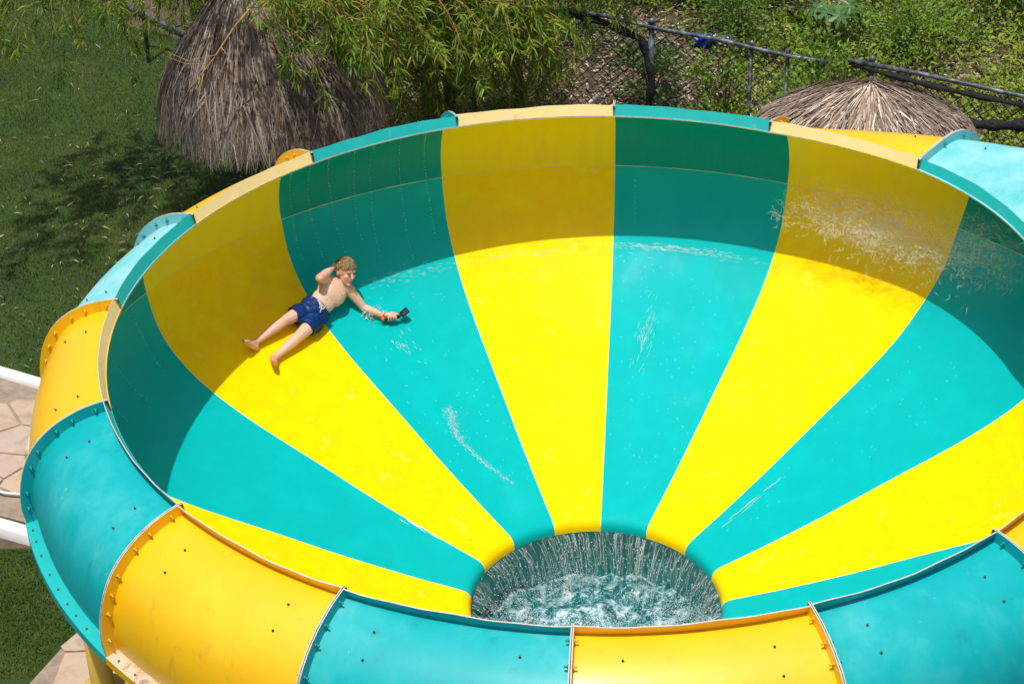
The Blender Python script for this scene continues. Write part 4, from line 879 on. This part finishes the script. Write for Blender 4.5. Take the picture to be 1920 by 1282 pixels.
def shrub(x, y, h, r, n, ln, wd, c1, c2, label, name='shrub', cat='shrub', z=None, flat=.8):
    z0 = (ZG + hill(x, y)) if z is None else z; root = empty(name, (x, y, z0), label, cat, 'shrubs and weeds behind the fence')
    mb = MB(); tips = []
    for q in range(9):
        th = random.uniform(0, 2 * PI); rr = r * random.uniform(.2, .8); tip = Vector((x + rr * math.cos(th), y + rr * math.sin(th), z0 + h * random.uniform(.6, 1))); mb.tube([(x, y, z0 - .05), (x + rr * .35 * math.cos(th), y + rr * .35 * math.sin(th), z0 + h * .4), tip], [.014, .01, .004], 5); tips.append(tip)
    tag(mb.build('stems', M_bark, root), kind='stuff')
    nc = max(8, n // 30); cen = gauss3(nc); cen = unit(cen) * (rng.random((nc, 1)) ** .45) * np.array([r, r, h * .5 * flat]) + np.array([x, y, z0 + h * .55])
    idx = rng.integers(0, nc, n); P = cen[idx] + gauss3(n, r * .16); P[:, 2] = np.maximum(P[:, 2], z0 + .02)
    D = unit(P - np.array([x, y, z0 + h * .3])) + gauss3(n, .5) + np.array([0, 0, -.1]); Nn = np.array([0, 0, 1.]) + gauss3(n, .5)
    cl = rng.uniform(.65, 1.25, nc)[idx][:, None]; mixv = rng.random((n, 1)); C = (np.array(c1) * mixv + np.array(c2) * (1 - mixv)) * cl
    V, F, T = leaves(P, D, Nn, rng.uniform(.6, 1.3, n) * ln, rng.uniform(.7, 1.2, n) * wd, C); tag(np_mesh('crown', V, F, M_leaf, root, T), kind='stuff'); return root
G1_, G2_, G3_, G4_ = (.12, .26, .02), (.24, .37, .03), (.05, .13, .015), (.33, .38, .035)
for a in [(1.95, 10.15, 2.1, .38, 1200, .07, .035, G1_, G2_, 'leafy vine-covered shrub against the fence right of the tall post'), (2.95, 9.55, 2.4, .5, 2100, .07, .04, G1_, G2_, 'tall bright green shrub growing through the fence rail gap'), (3.3, 9.42, 2.3, .36, 1200, .06, .035, G2_, G1_, 'pale green climber behind the right-hand thatched umbrella\'s tip'),
          (1.3, 12.2, .9, .5, 800, .08, .045, G1_, G3_, 'low dark shrub behind the tall grey fence post'), (2.6, 13.4, 1.2, .7, 1300, .07, .04, G3_, G1_, 'rounded dark green shrub below the papaya leaves'), (4.6, 12.6, 1.0, .65, 1200, .07, .035, G2_, G1_, 'spreading yellow-green shrub above the right-hand fence rail'),
          (6.3, 13.6, 1.3, .8, 1700, .075, .04, G3_, G1_, 'large dark shrub at the upper right corner beside the white litter'), (5.3, 16.2, 1.3, .8, 1400, .08, .045, G3_, G3_, 'dark green bush at the top edge right of the papaya'), (7.2, 12.0, .9, .6, 1000, .07, .035, G1_, G2_, 'bright weed bush at the right edge above the fence rail'),
          (1.2, 15.2, .9, .7, 1200, .08, .04, G2_, G4_, 'sunlit yellow-green bush at the top edge left of the papaya'), (3.9, 15.4, .8, .6, 900, .06, .03, G2_, G4_, 'scrubby sunlit weed clump behind the papaya'), (.7, 14.9, 1.2, .7, 1500, .075, .04, G3_, G3_, 'dark dense bush at the top edge behind the bamboo sprays\' tips'), (1.9, 14.6, 1.0, .6, 1300, .07, .04, G3_, G1_, 'added dark bush in place of shade behind the blue plastic bag'), (.4, 13.8, .6, .5, 700, .06, .035, G1_, G3_, 'low weed clump on the dry leaf litter behind the bamboo sprays')]: shrub(*a)  # the two dark bushes are added to deepen the background like shade
# papayas: deeply lobed leaves on long stalks
def papaya(x, y, h, label):
    z0 = ZG + hill(x, y); root = empty('papaya_plant', (x, y, z0), label, 'papaya')
    mb = MB(); mb.tube([(x, y, z0), (x, y, z0 + h)], [.03, .022], 8); mb.build('trunk', M_bark, root)
    for q in range(9):
        th = q * 2.4; rr = r_(.18, .36); c = Vector((x + rr * math.cos(th), y + rr * math.sin(th), z0 + h + r_(-.05, .16))); mb = MB(); mb.tube([(x, y, z0 + h - .02), c], [.008, .005], 5)
        tilt = Vector((math.cos(th) * .5, math.sin(th) * .5 - .3, 1)).normalized(); ax = tilt.orthogonal().normalized(); ay = tilt.cross(ax); R1 = r_(.13, .2); vs = [c]; nl = 36
        for j in range(nl):
            an = 2 * PI * j / nl; rr2 = R1 * (.42 + .58 * abs(math.cos(an * 3.5)) ** 1.6 + .1 * math.cos(an * 10.5)); vs.append(c + ax * rr2 * math.cos(an) + ay * rr2 * math.sin(an) - tilt * rr2 * rr2 * 1.6)
        mb.add(vs, [(0, 1 + j, 1 + (j + 1) % nl) for j in range(nl)], 1, False); mb.build('leaf', [M_stem, M_papleaf], root, False)
M_papleaf = mat('papaya_leaf', (.05, .13, .025), .45)
papaya(3.3, 13.9, .95, 'papaya plant with lobed leaves at the top edge'); papaya(3.75, 13.1, .6, 'smaller papaya plant right of and below the taller one')

# undergrowth: one mass of low weeds, and the litter of dry leaves
n = 120000; X = rng.uniform(-3.2, 9, n); Y = rng.uniform(8.6, 18.5, n); d = Y - (11.25 - .576 * X)
dens = np.array([noise.noise((a * .7, b_ * .7, 21)) + .6 * noise.noise((a * 2, b_ * 2, 3)) for a, b_ in zip(X, Y)])
bare = np.exp(-((X - .9) / 1.4) ** 2 - ((Y - 12.9) / 1.4) ** 2) * .85
keep = (d > .15) & (dens + .35 + .22 * (X - 1.5).clip(-1, 2.5) * .6 - bare > rng.uniform(-.1, .6, n)); X, Y, dn = X[keep], Y[keep], dens[keep]; n = len(X)
H_ = np.array([ZG + hill(a, b_) for a, b_ in zip(X, Y)]); P = np.stack([X, Y, H_ + np.abs(rng.normal(0, .14, n)) * (1 + dn.clip(0, 1) * 1.6) + .01], -1)
mixv = (rng.random((n, 1)) * .6 + .4 * (dn[:, None] > .1)); C = np.array([(.33, .42, .035)]) * (1 - mixv) + np.array([(.13, .27, .02)]) * mixv; C *= rng.uniform(.6, 1.25, (n, 1)); dry = rng.random(n) < .06; C[dry] = (.28, .22, .1)
V, F, T = leaves(P, gauss3(n) + np.array([0, 0, .5]), np.array([0, -.2, 1.]) + gauss3(n, .45), rng.uniform(.045, .12, n), rng.uniform(.022, .055, n), C); tag(np_mesh('undergrowth', V, F, M_leaf, None, T), 'low tangled green weeds covering the slope behind the fence', 'undergrowth', kind='stuff')
n = 40000; X = rng.uniform(-3.4, 8.5, n); Y = rng.uniform(7.8, 17.5, n); ok = (Y > 11.0 - .576 * X - 2.2 + .3 * rng.normal(size=n)) & (X > -2.6 - .1 * (Y - 9)); X, Y = X[ok], Y[ok]; n = len(X)
P = np.stack([X, Y, np.array([ZG + hill(a, b_) for a, b_ in zip(X, Y)]) + rng.uniform(.008, .035, n)], -1); pal = np.array([(.38, .30, .2), (.28, .2, .12), (.5, .42, .3), (.16, .11, .06), (.6, .52, .4), (.36, .27, .15)])
C = pal[rng.integers(0, 6, n)] * rng.uniform(.6, 1.15, (n, 1)); D = gauss3(n); D[:, 2] *= .2; V, F, T = leaves(P, D, np.array([0, 0, 1.]) + gauss3(n, .3), rng.uniform(.05, .15, n), rng.uniform(.012, .04, n), C); tag(np_mesh('leaf_litter', V, F, M_thatch, None, T), 'brown dry leaves littering the bare ground by the fence', 'leaf litter', kind='stuff')
# dry bamboo leaves dropped on the lawn
n = 1500; X = rng.uniform(-9, -2.2, n); Y = rng.uniform(5.6, 16.5, n); wgt = np.exp(-((X + 4.4) / 2.2) ** 2 - ((Y - 9.6) / 2.6) ** 2) + .12; ok = rng.random(n) < wgt; X, Y = X[ok], Y[ok]; n = len(X)
P = np.stack([X, Y, np.full(n, ZG + .055)], -1); D = gauss3(n); D[:, 2] *= .12; C = np.array([(.5, .4, .25)]) * rng.uniform(.5, 1.15, (n, 1)); V, F, T = leaves(P, D, np.array([0, 0, 1.]) + gauss3(n, .25), rng.uniform(.03, .17, n), rng.uniform(.006, .02, n), C); tag(np_mesh('fallen_leaves', V, F, M_thatch, None, T), 'pale dry bamboo leaves scattered over the dark lawn', 'fallen leaves', kind='stuff')

# ------------------------------------------------------------------ odds and ends beyond the rim
def crumple(name, c, r, m, label, cat):
    mb = MB(); iv, jf = ico(); vs = []
    bmx = bmesh.new(); bmesh.ops.create_icosphere(bmx, subdivisions=3, radius=1)
    vs = [Vector(c) + Vector((v.co.x * r[0], v.co.y * r[1], v.co.z * r[2])) * (1 + .55 * noise.noise(v.co * 2.2 + Vector(c)) + .3 * noise.noise(v.co * 6)) for v in bmx.verts]
    fs = [[v.index for v in f.verts] for f in bmx.faces]; bmx.free(); mb.add(vs, fs, 0, False); return tag(mb.build(name, m, None, False), label, cat)
M_blue = mat('blue_plastic', (.01, .06, .4), .35); M_clear = mat('pale_plastic', (.6, .66, .68), .25)
hz = lambda x, y: ZG + hill(x, y)
crumple('plastic_bag', (2.08, 13.49, hz(2.08, 13.49) + .1), (.14, .1, .08), M_blue, 'crumpled blue plastic bag on the dry litter behind the fence', 'litter')
crumple('plastic_bag', (2.36, 13.5, hz(2.36, 13.5) + .08), (.16, .1, .06), M_clear, 'crumpled pale plastic sheet beside the blue bag', 'litter')
crumple('plastic_bag', (5.6, 14.3, hz(5.6, 14.3) + .3), (.12, .08, .07), M_clear, 'white plastic scrap in the weeds at the upper right', 'litter')
crumple('plastic_bag', (5.45, 14.9, hz(5.45, 14.9) + .3), (.16, .09, .05), M_clear, 'long white plastic scrap above the smaller one in the weeds', 'litter')
M_tim = mat('weathered_timber', rough=.85); noise_mix(M_tim, [(.3, (.4, .3, .18)), (.7, (.55, .44, .3))], scale=6, stretch=(1, 6, 6))
mb = MB(); d0 = Vector((.9, -.42, 0)).normalized(); mb.box((6.0, 11.3, ZG + .12), 2.4, .14, .14, (d0, Vector((-d0.y, d0.x, 0)), Vector((0, 0, 1)))); tag(mb.build('timber_beam', M_tim), 'pale timber beam on the ground behind the fence at the right', 'beam')
M_hose = mat('black_hose', (.012, .012, .014), .5)
mb = MB(); mb.tube([(-3.0, 13.9, ZG + .06), (-1.8, 13.2, ZG + .06), (-1.2, 12.9, ZG + .05), (-.72, 12.6, ZG + .06), (0, 12.0, ZG + .06)], .045, 10); tag(mb.build('hose', M_hose), 'thick black pipe lying on the bare ground beneath the bamboo', 'pipe')
mb = MB(); mb.tube([(.40, 12.0, ZG + .3), (.62, 12.15, ZG + .42)], .022, 8); tag(mb.build('white_pipe', M_white), 'short white pipe stub leaning behind the far rim', 'pipe')
mb = MB(); mb.tube([(-7.6, 18.0, ZG + .08), (-6.35, 16.6, ZG + .08), (-5.23, 15.35, ZG + .08), (-4.4, 14.5, ZG + .08)], .035, 10); tag(mb.build('grey_pipe', M_galv), 'long grey pipe along the lawn\'s edge at the upper left', 'pipe')
